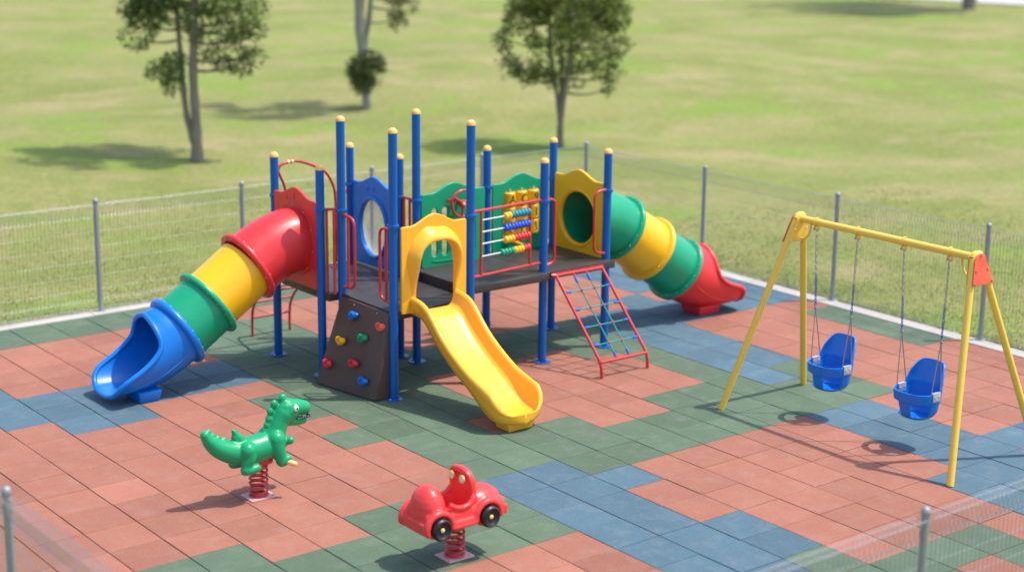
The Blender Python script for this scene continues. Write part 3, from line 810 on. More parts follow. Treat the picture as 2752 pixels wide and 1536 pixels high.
for (y, z), mk, lb in HOLDS:
    c = on_wall(y, z); b = MB(); a0 = rh.uniform(-.3, .3)
    Rm = Matrix((e1 * math.cos(a0) + e2 * math.sin(a0), e2 * math.cos(a0) - e1 * math.sin(a0), nrm)).transposed()
    P = []; lob = [rh.uniform(.85, 1.2) for _ in range(12)]
    for i, (rr, hh) in enumerate([(1.0, 0), (1.02, .35), (.88, .75), (.6, 1.0), (.3, .78), (0.02, .6)]):
        row = []
        for k in range(24):
            t = 2 * PI * k / 24; q = 1 + .16 * math.cos(2 * t) + .14 * math.sin(3 * t + a0 * 5) + .08 * (lob[k // 2] - 1) * 4
            row.append(c + Rm @ V((.066 * q * rr * math.cos(t), .053 * q * rr * math.sin(t), .05 * hh)))
        P.append(row)
    b.grid(P, closev=True)
    for q in (-1, 1): b.tube([c + Rm @ V((.026 * q + .013 * math.cos(t), .013 * math.sin(t), .048)) for t in [2 * PI * k / 12 for k in range(12)]], .006, n=6, closed=True); b.ball(c + Rm @ V((.026 * q, 0, .043)), .010, m=1, n=8)
    tag(b.build('climbing_hold', [M[mk], M['black']], CW, smooth=60), lb)
b = MB()
for y in (3.3, 3.75): b.ball(on_wall(y, .925) + nrm * .003, .009, n=8)
b.build('bolt', M['steel'], CW)

# rails, handles, arch -------------------------------------------------------------
RR = .0165
def rail(name, runs, mat='rail', label=None, parent=None, r=RR):
    b = MB()
    for pts in runs: b.tube(pts, r, n=12)
    o = b.build(name, M[mat], parent if parent is not None else PS)
    return tag(o, label)
def handle(p0, out, ztop, zbot, extra=None):
    p0 = V(p0); out = V(out)
    runs = [rounded([p0 + V((0, 0, ztop)), p0 + out + V((0, 0, ztop - .02)), p0 + out + V((0, 0, zbot + .03)), p0 + V((0, 0, zbot))], .09, 6)]
    if extra: runs.append([p0 + V(extra) + V((0, 0, ztop - .01)), p0 + V(extra) + V((0, 0, zbot + .02))])
    rail('grab_handle', runs)
handle((-.19, 4.06, 0), (0, -.22, 0), 1.885, 1.055, (0, -.09, 0))
handle((-.20, 3.10, 0), (0, .22, 0), 1.885, 1.06, (0, .10, 0))
handle((2.035, 3.205, 0), (.115, 0, 0), 1.945, 1.165)
handle((2.99, 3.28, 0), (-.17, 0, 0), 1.945, 1.17)
rail('guard_rail', [[(-.34, 4.25, 1.93), (-.22, 4.1, 1.94)], [(-.33, 4.19, 1.92), (-.33, 4.19, .98)], [(-.29, 4.10, 1.93), (-.29, 4.10, .98)], [(-.345, 4.05, 1.3), (-.345, 4.05, 1.32)]])
rail('guard_rail', [[(.79, 4.36, 1.93), (.81, 4.11, 1.93)], [(.795, 4.31, 1.92), (.795, 4.31, .99)], [(.80, 4.20, 1.92), (.80, 4.20, .99)]])
ar = spline([(-.18, 5.36, 1.0), (-.18, 5.36, 1.6), (-.17, 5.35, 1.95), (-.235, 5.34, 2.12), (-.265, 5.34, 2.20), (-.235, 5.34, 2.255), (-.12, 5.34, 2.285), (.02, 5.34, 2.28), (.2, 5.34, 2.215), (.36, 5.34, 2.13), (.455, 5.34, 2.0), (.505, 5.34, 1.83), (.52, 5.35, 1.5), (.52, 5.36, 1.0)], 5)
o = rail('entry_arch', [ar, [(.52, 5.35, 1.85), (.70, 5.38, 1.85)]], label='red arched handrail above the ladder')
b = MB()
for x in (-.13, -.075): b.tube([(x - .012, 5.34, 2.285), (x + .012, 5.34, 2.287)], .023, n=12)
b.tube([(-.12, 5.34, 2.26), (-.10, 5.33, 2.225), (-.08, 5.34, 2.26)], .008, n=6); b.build('clip', M['gold'], o)

# abacus rail ----------------------------------------------------------------------
def ab(x, z): return V((x, 3.065 + .155 * (x - .86) / 1.13, z))
AB = rail('abacus_rail', [[ab(.86, 1.955), ab(1.95, 1.945)], [ab(.86, 1.215), ab(1.95, 1.205)], [ab(.99, 1.955), ab(.99, 1.22)], [ab(1.772, 1.945), ab(1.772, 1.21)]], label='red rail with four rows of abacus beads')
ROWS = [(1.845, ['yel'] * 2 + ['teal'] * 6), (1.71, ['bead_b'] * 8), (1.575, ['yel'] * 3 + ['red'] * 5), (1.432, ['grn'] * 4 + ['yel'] * 3 + ['red'] * 2)]
for z, beads in ROWS:
    b = MB(); b.tube([ab(.99, z), ab(1.772, z - .008)], .008, n=8); rd = b.build('rod', M['rod'], AB)
    x = 1.74
    for k, mk in enumerate(beads[::-1]):
        b = MB(); b.lathe([(.008, -.027), (.03, -.026), (.041, -.015), (.044, 0), (.041, .015), (.03, .026), (.008, .027)], ab(x, z - .007), Matrix.Rotation(PI / 2, 3, 'Y'), n=18)
        b.build('bead', M[mk], AB, smooth=60); x -= .0515

# net climber ----------------------------------------------------------------------
XA, XB = 2.095, 2.80
def nt_(x, f): return V((x + .03 * f, 3.10 + (2.30 - 3.10) * f, 1.055 + (.175 - 1.055) * f))
NC = rail('net_climber', [rounded([nt_(XA, 0), nt_(XA, 1), nt_(XA, 1) + V((.01, .0, -.175))], .09, 6), rounded([nt_(XB, 0), nt_(XB, 1), nt_(XB, 1) + V((.01, .0, -.175))], .09, 6),
                          [nt_(XA, 0), nt_(XB, 0)], [nt_(XA, .985), nt_(XB, .985)], [nt_(XA, 0) + V((-.05, .02, .005)), nt_(XA, 0)]], label='red frame with a teal rope climbing net', r=.0185)
b = MB(); b.box((2.44, 3.128, 1.05), (.80, .012, .06)); 
for k in range(6): b.ball((2.1 + .14 * k, 3.118, 1.065), .01, m=1, n=8)
b.build('mounting_plate', [M['rail'], M['steel']], NC, bevel=.003)
cols = [XA + (XB - XA) * f for f in (.36, .64)]; rows_ = [.20, .40, .60, .80]
for x in cols:
    b = MB(); b.tube([nt_(x, .03), nt_(x, .97)], .0085, n=8, m=0)
    for f0, f1 in ((.045, .11), (.905, .955)): b.tube([nt_(x, f0), nt_(x, f1)], .0165, n=10, m=1)
    b.tube([nt_(x, .0), nt_(x, .05)], .0125, n=8, m=2); b.tube([nt_(x, .95), nt_(x, .985)], .0125, n=8, m=2)
    b.build('rope', [M['rope'], M['conn'], M['rail']], NC)
for f in rows_:
    b = MB(); b.tube([nt_(XA, f), nt_(XB, f)], .0085, n=8, m=0)
    b.tube([nt_(XA + .025, f), nt_(XA + .085, f)], .0165, n=10, m=1); b.tube([nt_(XB - .085, f), nt_(XB - .025, f)], .0165, n=10, m=1)
    b.build('rope', [M['rope'], M['conn']], NC)
    for x in cols:
        b = MB(); b.ball(nt_(x, f), .020, n=10); b.build('rope_joint', M['rail'], NC)

# curved ladder at the back -----------------------------------------------------------
def lad(x): return spline([(x, 6.17, 0), (x, 6.17, .2), (x, 6.13, .38), (x, 5.98, .56), (x, 5.75, .69), (x, 5.52, .80), (x, 5.38, .93)], 5)
LD = rail('ladder', [lad(-.2), lad(.33), [lad(-.2)[-1], lad(.33)[-1]]], label='curved red ladder behind the left tower')
for i in (6, 12, 17, 22, 27):
    a, c = lad(-.2)[i], lad(.33)[i]; b = MB(); b.tube([a, c], .014, n=10); b.build('rung', M['rail'], LD)

# ------------------------------------------------------------------ SWING SET
SW = thing('swing_frame', 'yellow A frame swing set with coral end plates on the right', 'swing frame', (3.2, -.8, 0))
def sub(a, bb, t): return V(a) + (V(bb) - V(a)) * t
BZ = 2.08; BX = 3.13
yA, yB = .33, -1.93
def leg(a, top):
    b = MB(); b.tube([a, top], .036, n=20); return b.build('leg', M['syel'], SW)
LEGS = {}
LEGS['a'] = (V((2.452, .702, 0)), V((BX - .055, yA, BZ + .0)))
LEGS['b'] = (V((3.853, .801, 0)), V((BX + .055, yA, BZ + .0)))
LEGS['c'] = (V((2.549, -2.256, 0)), V((BX - .055, yB, BZ + .0)))
LEGS['d'] = (V((3.97, -2.22, 0)), V((BX + .055, yB, BZ + .0)))
for a, t in LEGS.values(): leg(a, t)
for y, k1, k2 in ((yA, 'a', 'b'), (yB, 'c', 'd')):   # bent top joining each leg pair
    d1 = (LEGS[k1][1] - LEGS[k1][0]).normalized(); d2 = (LEGS[k2][1] - LEGS[k2][0]).normalized()
    b = MB(); b.tube(rounded([LEGS[k1][1] - d1 * .001, LEGS[k1][1] + V((.02, 0, .035)), LEGS[k2][1] + V((-.02, 0, .035)), LEGS[k2][1] - d2 * .001], .05, 5), .036, n=20, caps=False); b.build('top_bend', M['syel'], SW)
b = MB(); b.tube([(BX, yA + .0, BZ), (BX, yB - .0, BZ)], .038, n=22); b.build('beam', M['syel'], SW)
for y, s, k1, k2 in ((yA, 1, 'a', 'b'), (yB, -1, 'c', 'd')):
    def onleg(k, z):
        a, t = LEGS[k]; f = z / t.z; return a + (t - a) * f
    pl = []
    zs = [1.83, 1.9, 1.97, 2.04]
    Lp = [onleg(k1, z) for z in zs]; Rp = [onleg(k2, z) for z in zs[::-1]]
    topc = [V((BX + .088 * math.cos(t), y, 2.055 + .075 * math.sin(t))) for t in [PI - PI * k / 12 for k in range(13)]]
    outl = [p + V((-.028, 0, 0)) for p in Lp] + topc + [p + V((.028, 0, 0)) for p in Rp]
    for off, nm in ((.040 * s, 'coral'), (-.030 * s, 'syel')):
        b = MB(); vs = [p + V((0, off, 0)) for p in outl] + [p + V((0, off + .008 * s * (1 if off * s > 0 else -1), 0)) for p in outl]; n = len(outl)
        b.add(vs, [tuple(range(n)), tuple(range(2 * n - 1, n - 1, -1))] + [(k, (k + 1) % n, n + (k + 1) % n, n + k) for k in range(n)])
        for p in (Lp[0], Lp[2], Rp[-1], Rp[1], V((BX, y, 2.112))):
            b.ball(p + V((0, off + .011 * s * (1 if off * s > 0 else -1), .02 if p is Lp[0] or p is Rp[-1] else 0)), .0115, m=1, n=8)
        b.build('end_plate', [M[nm], M['steel'] if nm == 'syel' else M['coral']], SW, bevel=.002)
    # curved brace between beam and legs
    b = MB(); b.tube([(BX, y - s * (.05 + .115 * math.cos(t)), BZ - .03 - .18 * math.sin(t)) for t in [PI / 2 * k / 8 for k in range(9)]] + [(BX, y - s * .02, BZ - .212)], .0125, n=10)
    b.build('brace', M['syel'], SW)
HY = [.088, -.467, -1.06, -1.624]
for y in HY:
    b = MB()
    b.tube([(BX + .046 * math.cos(t), y, BZ + .046 * math.sin(t)) for t in [2 * PI * k / 20 for k in range(20)]], .006, n=6, closed=True)
    for q in (-1, 1): b.box((BX, y + q * .024, BZ - .062), (.03, .007, .06)); b.ball((BX - .02, y + q * .024, BZ - .075), .011, m=1, n=8)
    b.tube([(BX, y - .032, BZ - .075), (BX, y + .032, BZ - .075)], .007, n=8, m=1)
    b.build('hanger', [M['syel'], M['steel']], SW)

def chain_links(b, p, q, m, w=.0165, r=.0038, pitch=.034):
    p, q = V(p), V(q); L = (q - p).length; n = int(L / pitch); d = (q - p) / L
    a = d.cross(V((1, 0, 0))).normalized(); c = d.cross(a)
    for k in range(n):
        o = p + d * (L * (k + .5) / n); e = a if k % 2 else c; h = pitch * .66
        b.tube([o + e * (w * .62 * math.cos(t)) + d * (h * math.sin(t)) for t in [2 * PI * i / 8 for i in range(8)]], r, n=5, m=m, closed=True)

SEATS = []
def make_swing(name, label, org):
    """bucket seat; local frame: x forward is -x (leg holes face -x), z up, origin below the seat"""
    top_ = thing(name, label, 'swing', org, 'blue bucket swings on the yellow frame')
    ox, oy, oz = org
    def W(x, y, z): return V((ox + x, oy + y, oz + z))
    # seat shell: ring-shaped tub, tall at the back (+x), with two leg openings in front and one at each side
    def plan(t, z):
        tp = interp([(0, .66), (.025, .80), (.06, .90), (.12, .95), (.22, 1.0), (.34, 1.04), (.62, 1.0)], z)
        c_, s_ = math.cos(t), math.sin(t)
        return .190 * tp * math.copysign(abs(c_) ** (.58 if c_ > 0 else .8), c_), .205 * tp * math.copysign(abs(s_) ** .8, s_)
    n = 48; b = MB()
    def rimz(t):
        c_ = math.cos(t)
        return .275 + (.262 * max(0., 1 - ((1 - c_) / .85) ** 2.6) ** .6 if c_ > .15 else 0)
    layers = [i / 22 for i in range(23)]
    def pt(k, f):
        t = 2 * PI * k / n; z = rimz(t) * f; x, y = plan(t, z)
        band = .012 if (.165 < z < .285) else 0
        if math.cos(t) > .25: band *= .6
        ln = .07 * smoothstep((z - .25) / .35)        # back leans outward
        sh = 1 - .16 * smoothstep((z - .33) / .22)      # rounded top of the back
        return W(x * (1 + band / .19) + ln, y * (1 + band / .205) * sh, z)
    G = [[pt(k, f) for k in range(n)] for f in layers]
    fs = []; vs = [p for r in G for p in r]
    for i in range(22):
        for k in range(n):
            l = (k + 1) % n; t = 2 * PI * (k + .5) / n
            z = rimz(t) * (i + .5) / 22; c_ = math.cos(t); deg = math.degrees(math.atan2(math.sin(t), -math.cos(t)))
            if .03 < z < .17 and (16 < abs(deg) < 80): continue           # leg openings
            fs.append((i * n + k, i * n + l, (i + 1) * n + l, (i + 1) * n + k))
    b.add(vs, fs)
    b.add(G[0], [tuple(range(n))])
    seat = b.build('bucket_seat', M['sblu'], top_, smooth=60, solid=.0)
    md = seat.modifiers.new('shell', 'SOLIDIFY'); md.thickness = .016; md.offset = 0
    bv = seat.modifiers.new('round', 'BEVEL'); bv.width = .005; bv.segments = 2; bv.limit_method = 'ANGLE'
    for s in (-1, 1):
        b = MB()
        b.box(W(.015, s * 0.230, .238), (.115, .007, .085)); b.box(W(.015, s * 0.202, .238), (.115, .006, .085)); b.box(W(.015, s * 0.216, .283), (.115, .034, .008))
        for q in (-.032, .032): b.ball(W(.015 + q, s * 0.235, .245), .0085, m=1, n=8); b.ball(W(.015 + q, s * 0.197, .245), .0085, m=1, n=8)
        b.ball(W(.015, s * 0.235, .212), .0085, m=1, n=8)
        b.build('side_plate', [M['plate'], M['steel']], top_, bevel=.003)
        top = W(.0, s * .245, .82); b = MB()
        for x in (-.055, .085): b.tube([top, W(x, s * .216, .288)], .0055, n=8)
        b.ball(top, .017, n=10); b.tube([top + V((0, 0, -.02)), top + V((0, 0, .03))], .012, n=8)
        b.build('hanger_rod', M['chain'], top_)
        b = MB(); anc = V((BX, oy + s * .2775, BZ - .09)); mid = top + (anc - top) * .42
        chain_links(b, anc, mid, 0); chain_links(b, mid, top + V((0, 0, .02)), 1)
        b.build('chain', [M['chain'], M['bchain']], top_)
    return top_
# the two seats are hung from the same beam
s1 = make_swing('bucket_swing', 'blue bucket swing hanging farther from the coral end plate, nearer the red slide exit', (3.14, -.19, .345))
s2 = copy_tree(s1); s2.location = (3.14, -1.342, .345); s2['org'] = (3.14, -1.342, .345)
s2['label'] = 'blue bucket swing hanging beside the coral end plate, nearer the foreground fence'

# ------------------------------------------------------------------ moulded bodies (blended shapes)
def remesh(mb, name, mat, parent, voxel=.009, smooth_it=9):
    me = bpy.data.meshes.new('tmp'); me.from_pydata(mb.v, [], mb.f)
    o = bpy.data.objects.new('tmp', me); COL.objects.link(o)
    r = o.modifiers.new('r', 'REMESH'); r.mode = 'VOXEL'; r.voxel_size = voxel; r.adaptivity = 0
    s = o.modifiers.new('s', 'SMOOTH'); s.factor = .5; s.iterations = smooth_it
    dg = bpy.context.evaluated_depsgraph_get(); dg.update()
    new = bpy.data.meshes.new_from_object(o.evaluated_get(dg)); bpy.data.objects.remove(o); bpy.data.meshes.remove(me)
    new.name = name
    return place(new, Matrix.Identity(4), name, mat, parent, 180)

def spring(b, c, r, z0, z1, turns, wire, m=0):
    n = turns * 18; b.tube([(c[0] + r * math.cos(2 * PI * k / 18), c[1] + r * math.sin(2 * PI * k / 18), z0 + (z1 - z0) * k / n) for k in range(n + 1)], wire, n=8, m=m)
    for z in (z0, z1): b.tube([(c[0] + r * math.cos(2 * PI * k / 24), c[1] + r * math.sin(2 * PI * k / 24), z) for k in range(24)], wire, n=8, m=m, closed=True)

# dinosaur
DN = thing('dinosaur_spring_rider', 'green dinosaur spring rider on a red coil spring', 'spring rider', (-2.84, 1.36, 0))
Y0 = 1.36
def D3(x, z, y=0): return V((x, Y0 + y, z))
b = MB()
def cap(pts, rs, n=32):
    P_ = spline(pts, 8); m = len(P_); rr = [interp([(i / (len(rs) - 1), r) for i, r in enumerate(rs)], k / (m - 1)) for k in range(m)]
    b.tube(P_, rr, n=n); b.ball(P_[0], rr[0], n=n); b.ball(P_[-1], rr[-1], n=n)
cap([D3(-3.375, .705), D3(-3.33, .635), D3(-3.24, .555), D3(-3.10, .492), D3(-2.95, .475), D3(-2.80, .485), D3(-2.68, .51)], [.046, .066, .088, .110, .132, .134, .126])     # tail and trunk
cap([D3(-2.70, .53), D3(-2.655, .62), D3(-2.62, .70), D3(-2.575, .76)], [.118, .098, .092, .102])   # neck
b.ball(D3(-2.535, .785), .122, sc=(1.0, .86, .97))                                                 # skull
cap([D3(-2.50, .795), D3(-2.42, .79), D3(-2.355, .775)], [.092, .078, .068])                        # upper jaw
b.ball(D3(-2.345, .757), .060, sc=(.9, 1.05, .8))
cap([D3(-2.52, .70), D3(-2.45, .664), D3(-2.365, .655)], [.072, .046, .036])                        # lower jaw
for s in (-1, 1):
    b.ball(D3(-2.475, .822, s * .062), .034)                                                        # brow
    cap([D3(-3.00, .51, s * .09), D3(-2.995, .45, s * .115), D3(-3.03, .39, s * .115), D3(-3.03, .345, s * .115)], [.082, .058, .044, .046])   # hind leg
    cap([D3(-3.04, .34, s * .115), D3(-2.98, .332, s * .115), D3(-2.925, .338, s * .115)], [.050, .045, .042])                                   # foot
    cap([D3(-2.70, .555, s * .085), D3(-2.70, .47, s * .105), D3(-2.68, .395, s * .115), D3(-2.655, .36, s * .125)], [.084, .072, .060, .054])  # front leg
    cap([D3(-2.67, .352, s * .125), D3(-2.615, .365, s * .135)], [.055, .047])
    cap([D3(-2.63, .545, s * .05), D3(-2.60, .522, s * .085), D3(-2.57, .53, s * .115)], [.044, .040, .037])                                      # small arm that serves as grip
for x, z, r in ((-2.738, .672, .030), (-2.715, .728, .033), (-2.695, .795, .034), (-2.655, .858, .036), (-2.565, .895, .040), (-2.765, .628, .022)): b.ball(D3(x - .012, z + .008), r * 1.12, sc=(1, .75, 1.05))
for x, z, r in ((-3.345, .715, .024), (-3.30, .672, .024), (-3.25, .636, .026), (-3.19, .608, .026)): b.ball(D3(x, z + .022), r * 1.2, sc=(1.1, .75, .85))
cap([D3(-2.99, .545), D3(-3.05, .625), D3(-3.09, .690)], [.055, .042, .022]); cap([D3(-3.04, .56), D3(-3.08, .63)], [.05, .034])                       # dorsal fin
cap([D3(-2.985, .565), D3(-3.05, .60)], [.026, .028])
DB = remesh(b, 'body', M['dino'], DN, .0075, 9)
for s in (-1, 1):
    b = MB(); e = D3(-2.495, .818, s * .099)
    b.ball(e, .027, m=0, n=16, sc=(1, .62, 1.15)); b.ball(e + V((.004, s * .0105, -.001)), .0125, m=1, n=12, sc=(1, .7, 1.15)); b.ball(e + V((.007, s * .019, .004)), .003, m=0, n=6)
    b.build('eye', [M['white'], M['ink']], DN)
b = MB()
for s in (-1, 1):
    pts = [D3(-2.485, .712, s * .083), D3(-2.45, .708, s * .078), D3(-2.40, .704, s * .070), D3(-2.345, .70, s * .058)]
    b.tube(spline(pts, 4), [.006 + .006 * k / 12 for k in range(13)], n=8, m=1)
b.tube([D3(-2.345, .70, .058), D3(-2.315, .699, .030), D3(-2.315, .699, -.030), D3(-2.345, .70, -.058)], .012, n=8, m=1)
for s in (-1, 1):
    for k in range(5):
        f = k / 4; p = D3(-2.46 + .11 * f, .707 - .004 * f, s * (.086 - .016 * f))
        b.lathe([(.005, .006), (.0035, 0), (.001, -.0065)], p + V((0, 0, .002)), n=6, m=0)
b.build('teeth', [M['white'], M['ink']], DN)
for s in (-1, 1):
    b = MB(); b.tube([D3(-2.64, .355, s * .15), D3(-2.605, .338, s * .175), D3(-2.575, .325, s * .195)], [.026, .027, .026], n=14); b.ball(D3(-2.575, .325, s * .195), .026, n=12); b.build('footrest', M['cap'], DN)
b = MB(); b.add([D3(-2.95, .395, -.085), D3(-2.735, .395, -.085), D3(-2.735, .335, -.07), D3(-2.95, .30, -.07), D3(-2.95, .395, .085), D3(-2.735, .395, .085), D3(-2.735, .335, .07), D3(-2.95, .30, .07)], [(0, 3, 2, 1), (4, 5, 6, 7), (0, 1, 5, 4), (1, 2, 6, 5), (2, 3, 7, 6), (3, 0, 4, 7)])
b.ball(D3(-2.765, .365, -.082), .014, m=1, n=10)
b.build('mounting_bracket', [M['rail'], M['steel']], DN, bevel=.006)
b = MB(); spring(b, (-2.835, 1.385), .082, .022, .305, 6, .0115); b.build('spring', M['rail'], DN)
b = MB(); b.box((-2.835, 1.385, .008), (.26, .22, .012), 0)
for sx in (-1, 1):
    for sy in (-1, 1): b.ball((-2.835 + sx * .105, 1.385 + sy * .085, .016), .010, m=1, n=8)
b.build('base_plate', [M['pink'], M['steel']], DN, bevel=.002)

# car
CR = thing('car_spring_rider', 'red toy car spring rider with black wheels in the foreground', 'spring rider', (-2.2, -.82, 0))
CX, CY = -2.2, -.82
def C3(x, y, z): return V((CX + x, CY + y, z))
def supercar():
    b = MB()
    def el(x, y, z, rx, ry, rz, n=24): b.ball(C3(x, y, z), 1., n=n, sc=(rx, ry, rz))
    # lower hull as a rounded loft along x : (x, half width, z bottom, z top)
    secs = [(-.40, .165, .375, .475), (-.385, .195, .355, .50), (-.30, .195, .335, .52), (-.12, .185, .325, .505), (.06, .185, .325, .515), (.22, .195, .335, .535), (.33, .19, .345, .52), (.385, .165, .36, .475), (.395, .15, .37, .46)]
    P_ = []
    for x, hw, z0, z1 in secs:
        row = []
        for k in range(28):
            t = 2 * PI * k / 28; c_, s_ = math.cos(t), math.sin(t); e = .42
            row.append(C3(x, hw * math.copysign(abs(c_) ** e, c_), (z0 + z1) / 2 + (z1 - z0) / 2 * math.copysign(abs(s_) ** e, s_)))
        P_.append(row)
    b.grid(P_, closev=True); b.add(P_[0], [tuple(range(28))]); b.add(P_[-1], [tuple(range(27, -1, -1))])
    el(-.29, 0, .50, .135, .176, .205)          # rounded boot
    el(-.33, 0, .47, .10, .16, .13)
    el(.19, 0, .485, .215, .182, .125); el(.30, 0, .47, .12, .15, .11)      # bonnet
    # rear and front bumpers
    b.box(C3(-.395, 0, .382), (.07, .43, .098)); b.box(C3(-.41, 0, .382), (.05, .40, .085))
    b.box(C3(.385, 0, .395), (.06, .36, .085)); b.ball(C3(.395, 0, .40), 1, sc=(.045, .17, .045))
    for s in (-1, 1):
        for wx in (-.30, .20):                   # wheel arches
            b.tube([C3(wx + .128 * math.cos(t), s * .185, .385 + .128 * math.sin(t)) for t in [-.25 + (PI + .5) * k / 14 for k in range(15)]], .030, n=10)
            b.ball(C3(wx, s * .14, .40), .125, sc=(1, .5, 1))
        b.tube([C3(-.17, s * .195, .36), C3(.07, s * .195, .36)], .022, n=10); b.tube([C3(-.17, s * .19, .395), C3(.07, s * .19, .395)], .018, n=10)
        b.ball(C3(-.375, s * .155, .460), .038); b.ball(C3(.365, s * .11, .475), .030)                # lamps
        b.tube([C3(-.18, s * .158, .555), C3(-.12, s * .168, .520), C3(-.05, s * .171, .508), C3(.02, s * .169, .522), C3(.07, s * .160, .575)], .025, n=10)   # sill round the cockpit
    # windscreen slab
    P_ = []
    for k in range(17):
        f = k / 16; z = .50 + .305 * f; hw = .165 * (1 - .08 * f) * max(0., 1 - max(0, (f - .5) / .5) ** 3.2) ** .5 + .0
        x = .085 - .035 * f
        P_.append([C3(x - .028, -hw, z), C3(x - .028, hw, z), C3(x + .028, hw, z), C3(x + .028, -hw, z)])
    b.grid(P_, closev=True); b.add(P_[0], [(0, 1, 2, 3)]); b.add(P_[-1], [(3, 2, 1, 0)])
    for z, hw in ((.55, .157), (.62, .15), (.69, .135), (.75, .11), (.785, .07)):
        pass
    return b
def carve(o):
    """cockpit and axle wells, cut from the moulded body"""
    cut = MB(); P_ = []
    for z, sx, sy in ((.40, .085, .110), (.415, .105, .125), (.48, .115, .138), (.56, .120, .143), (.75, .120, .143)):
        P_.append([C3(-.055 + sx * math.copysign(abs(math.cos(t)) ** .6, math.cos(t)), sy * math.copysign(abs(math.sin(t)) ** .6, math.sin(t)), z) for t in [2 * PI * k / 28 for k in range(28)]])
    cut.grid(P_, closev=True); cut.add(P_[0], [tuple(range(28))]); cut.add(P_[-1], [tuple(range(27, -1, -1))])
    return cut
hull = supercar()
me = bpy.data.meshes.new('tmp'); me.from_pydata(hull.v, [], hull.f); ho = bpy.data.objects.new('tmp', me); COL.objects.link(ho)
cm = carve(None); me2 = bpy.data.meshes.new('tmp2'); me2.from_pydata(cm.v, [], cm.f)
bm_ = bmesh.new(); bm_.from_mesh(me2); bmesh.ops.remove_doubles(bm_, verts=bm_.verts, dist=1e-6); bmesh.ops.recalc_face_normals(bm_, faces=bm_.faces); bm_.to_mesh(me2); bm_.free()
co_ = bpy.data.objects.new('tmp2', me2); COL.objects.link(co_)
r1 = ho.modifiers.new('r', 'REMESH'); r1.mode = 'VOXEL'; r1.voxel_size = .008
bo = ho.modifiers.new('b', 'BOOLEAN'); bo.object = co_; bo.operation = 'DIFFERENCE'; bo.solver = 'EXACT'
wells = []
for s in (-1, 1):
    for wx in (-.30, .20):
        w = MB(); w.lathe([(0, -.05), (.106, -.05), (.106, .05), (0, .05)], C3(wx, s * .205, .385), Matrix.Rotation(PI / 2, 3, 'X'), n=24)
        mw = bpy.data.meshes.new('tmpw'); mw.from_pydata(w.v, [], w.f); bm_ = bmesh.new(); bm_.from_mesh(mw); bmesh.ops.remove_doubles(bm_, verts=bm_.verts, dist=1e-6); bmesh.ops.recalc_face_normals(bm_, faces=bm_.faces); bm_.to_mesh(mw); bm_.free()
        ow = bpy.data.objects.new('tmpw', mw); COL.objects.link(ow); wells.append(ow)
        q = ho.modifiers.new('w', 'BOOLEAN'); q.object = ow; q.operation = 'DIFFERENCE'; q.solver = 'EXACT'
r2 = ho.modifiers.new('r2', 'REMESH'); r2.mode = 'VOXEL'; r2.voxel_size = .007
sm_ = ho.modifiers.new('s', 'SMOOTH'); sm_.factor = .5; sm_.iterations = 7
dg = bpy.context.evaluated_depsgraph_get(); dg.update()
new = bpy.data.meshes.new_from_object(ho.evaluated_get(dg))
for q in [ho, co_] + wells: bpy.data.objects.remove(q)
place(new, Matrix.Identity(4), 'body', M['car'], CR, 180)
RX = Matrix.Rotation(PI / 2, 3, 'X')
for s in (-1, 1):
    for wx in (-.30, .20):
        c = C3(wx, s * .212, .385); b = MB(); k = s
        b.lathe([(0, -.03), (.078, -.03), (.092, -.02), (.096, 0), (.092, .022), (.078, .032), (.066, .024), (.06, .016), (.03, .014), (0, .016)][::1], c, Matrix.Rotation(-PI / 2 * s, 3, 'X'), n=32)
        w = b.build('wheel', M['black'], CR, smooth=50)
        b = MB(); b.lathe([(.019, .010), (.019, .022), (.012, .028), (0, .029)], c, Matrix.Rotation(-PI / 2 * s, 3, 'X'), n=16); b.build('hub', M['gold'], w)
for s in (-1, 1):    # pale round holes in the windscreen
    b = MB(); c = C3(.054 - .035 * .72 + .03 - .028 - .03 + .012, s * .072, .715)
    Rm = Matrix.Rotation(-PI / 2, 3, 'Y')
    b.lathe([(.031, -.004), (.035, .010), (.029, .014), (.026, .006)], c, Rm, n=20, m=1); b.lathe([(0, .009), (.027, .009)], c, Rm, n=20, m=0)
    b.build('windscreen_eye', [shade('pale_green_disc', (.50, .78, .52), .4, .05, 10) if s < 0 else bpy.data.materials['pale_green_disc'], M['gold']], CR)
b = MB(); spring(b, (CX - .0, CY + .015), .080, .022, .33, 6, .012); b.build('spring', M['rail'], CR)
b = MB(); b.box((CX, CY + .015, .008), (.26, .22, .012), 0)
for sx in (-1, 1):
    for sy in (-1, 1): b.ball((CX + sx * .105, CY + .015 + sy * .085, .016), .010, m=1, n=8)
b.build('base_plate', [M['pink'], M['steel']], CR, bevel=.002)

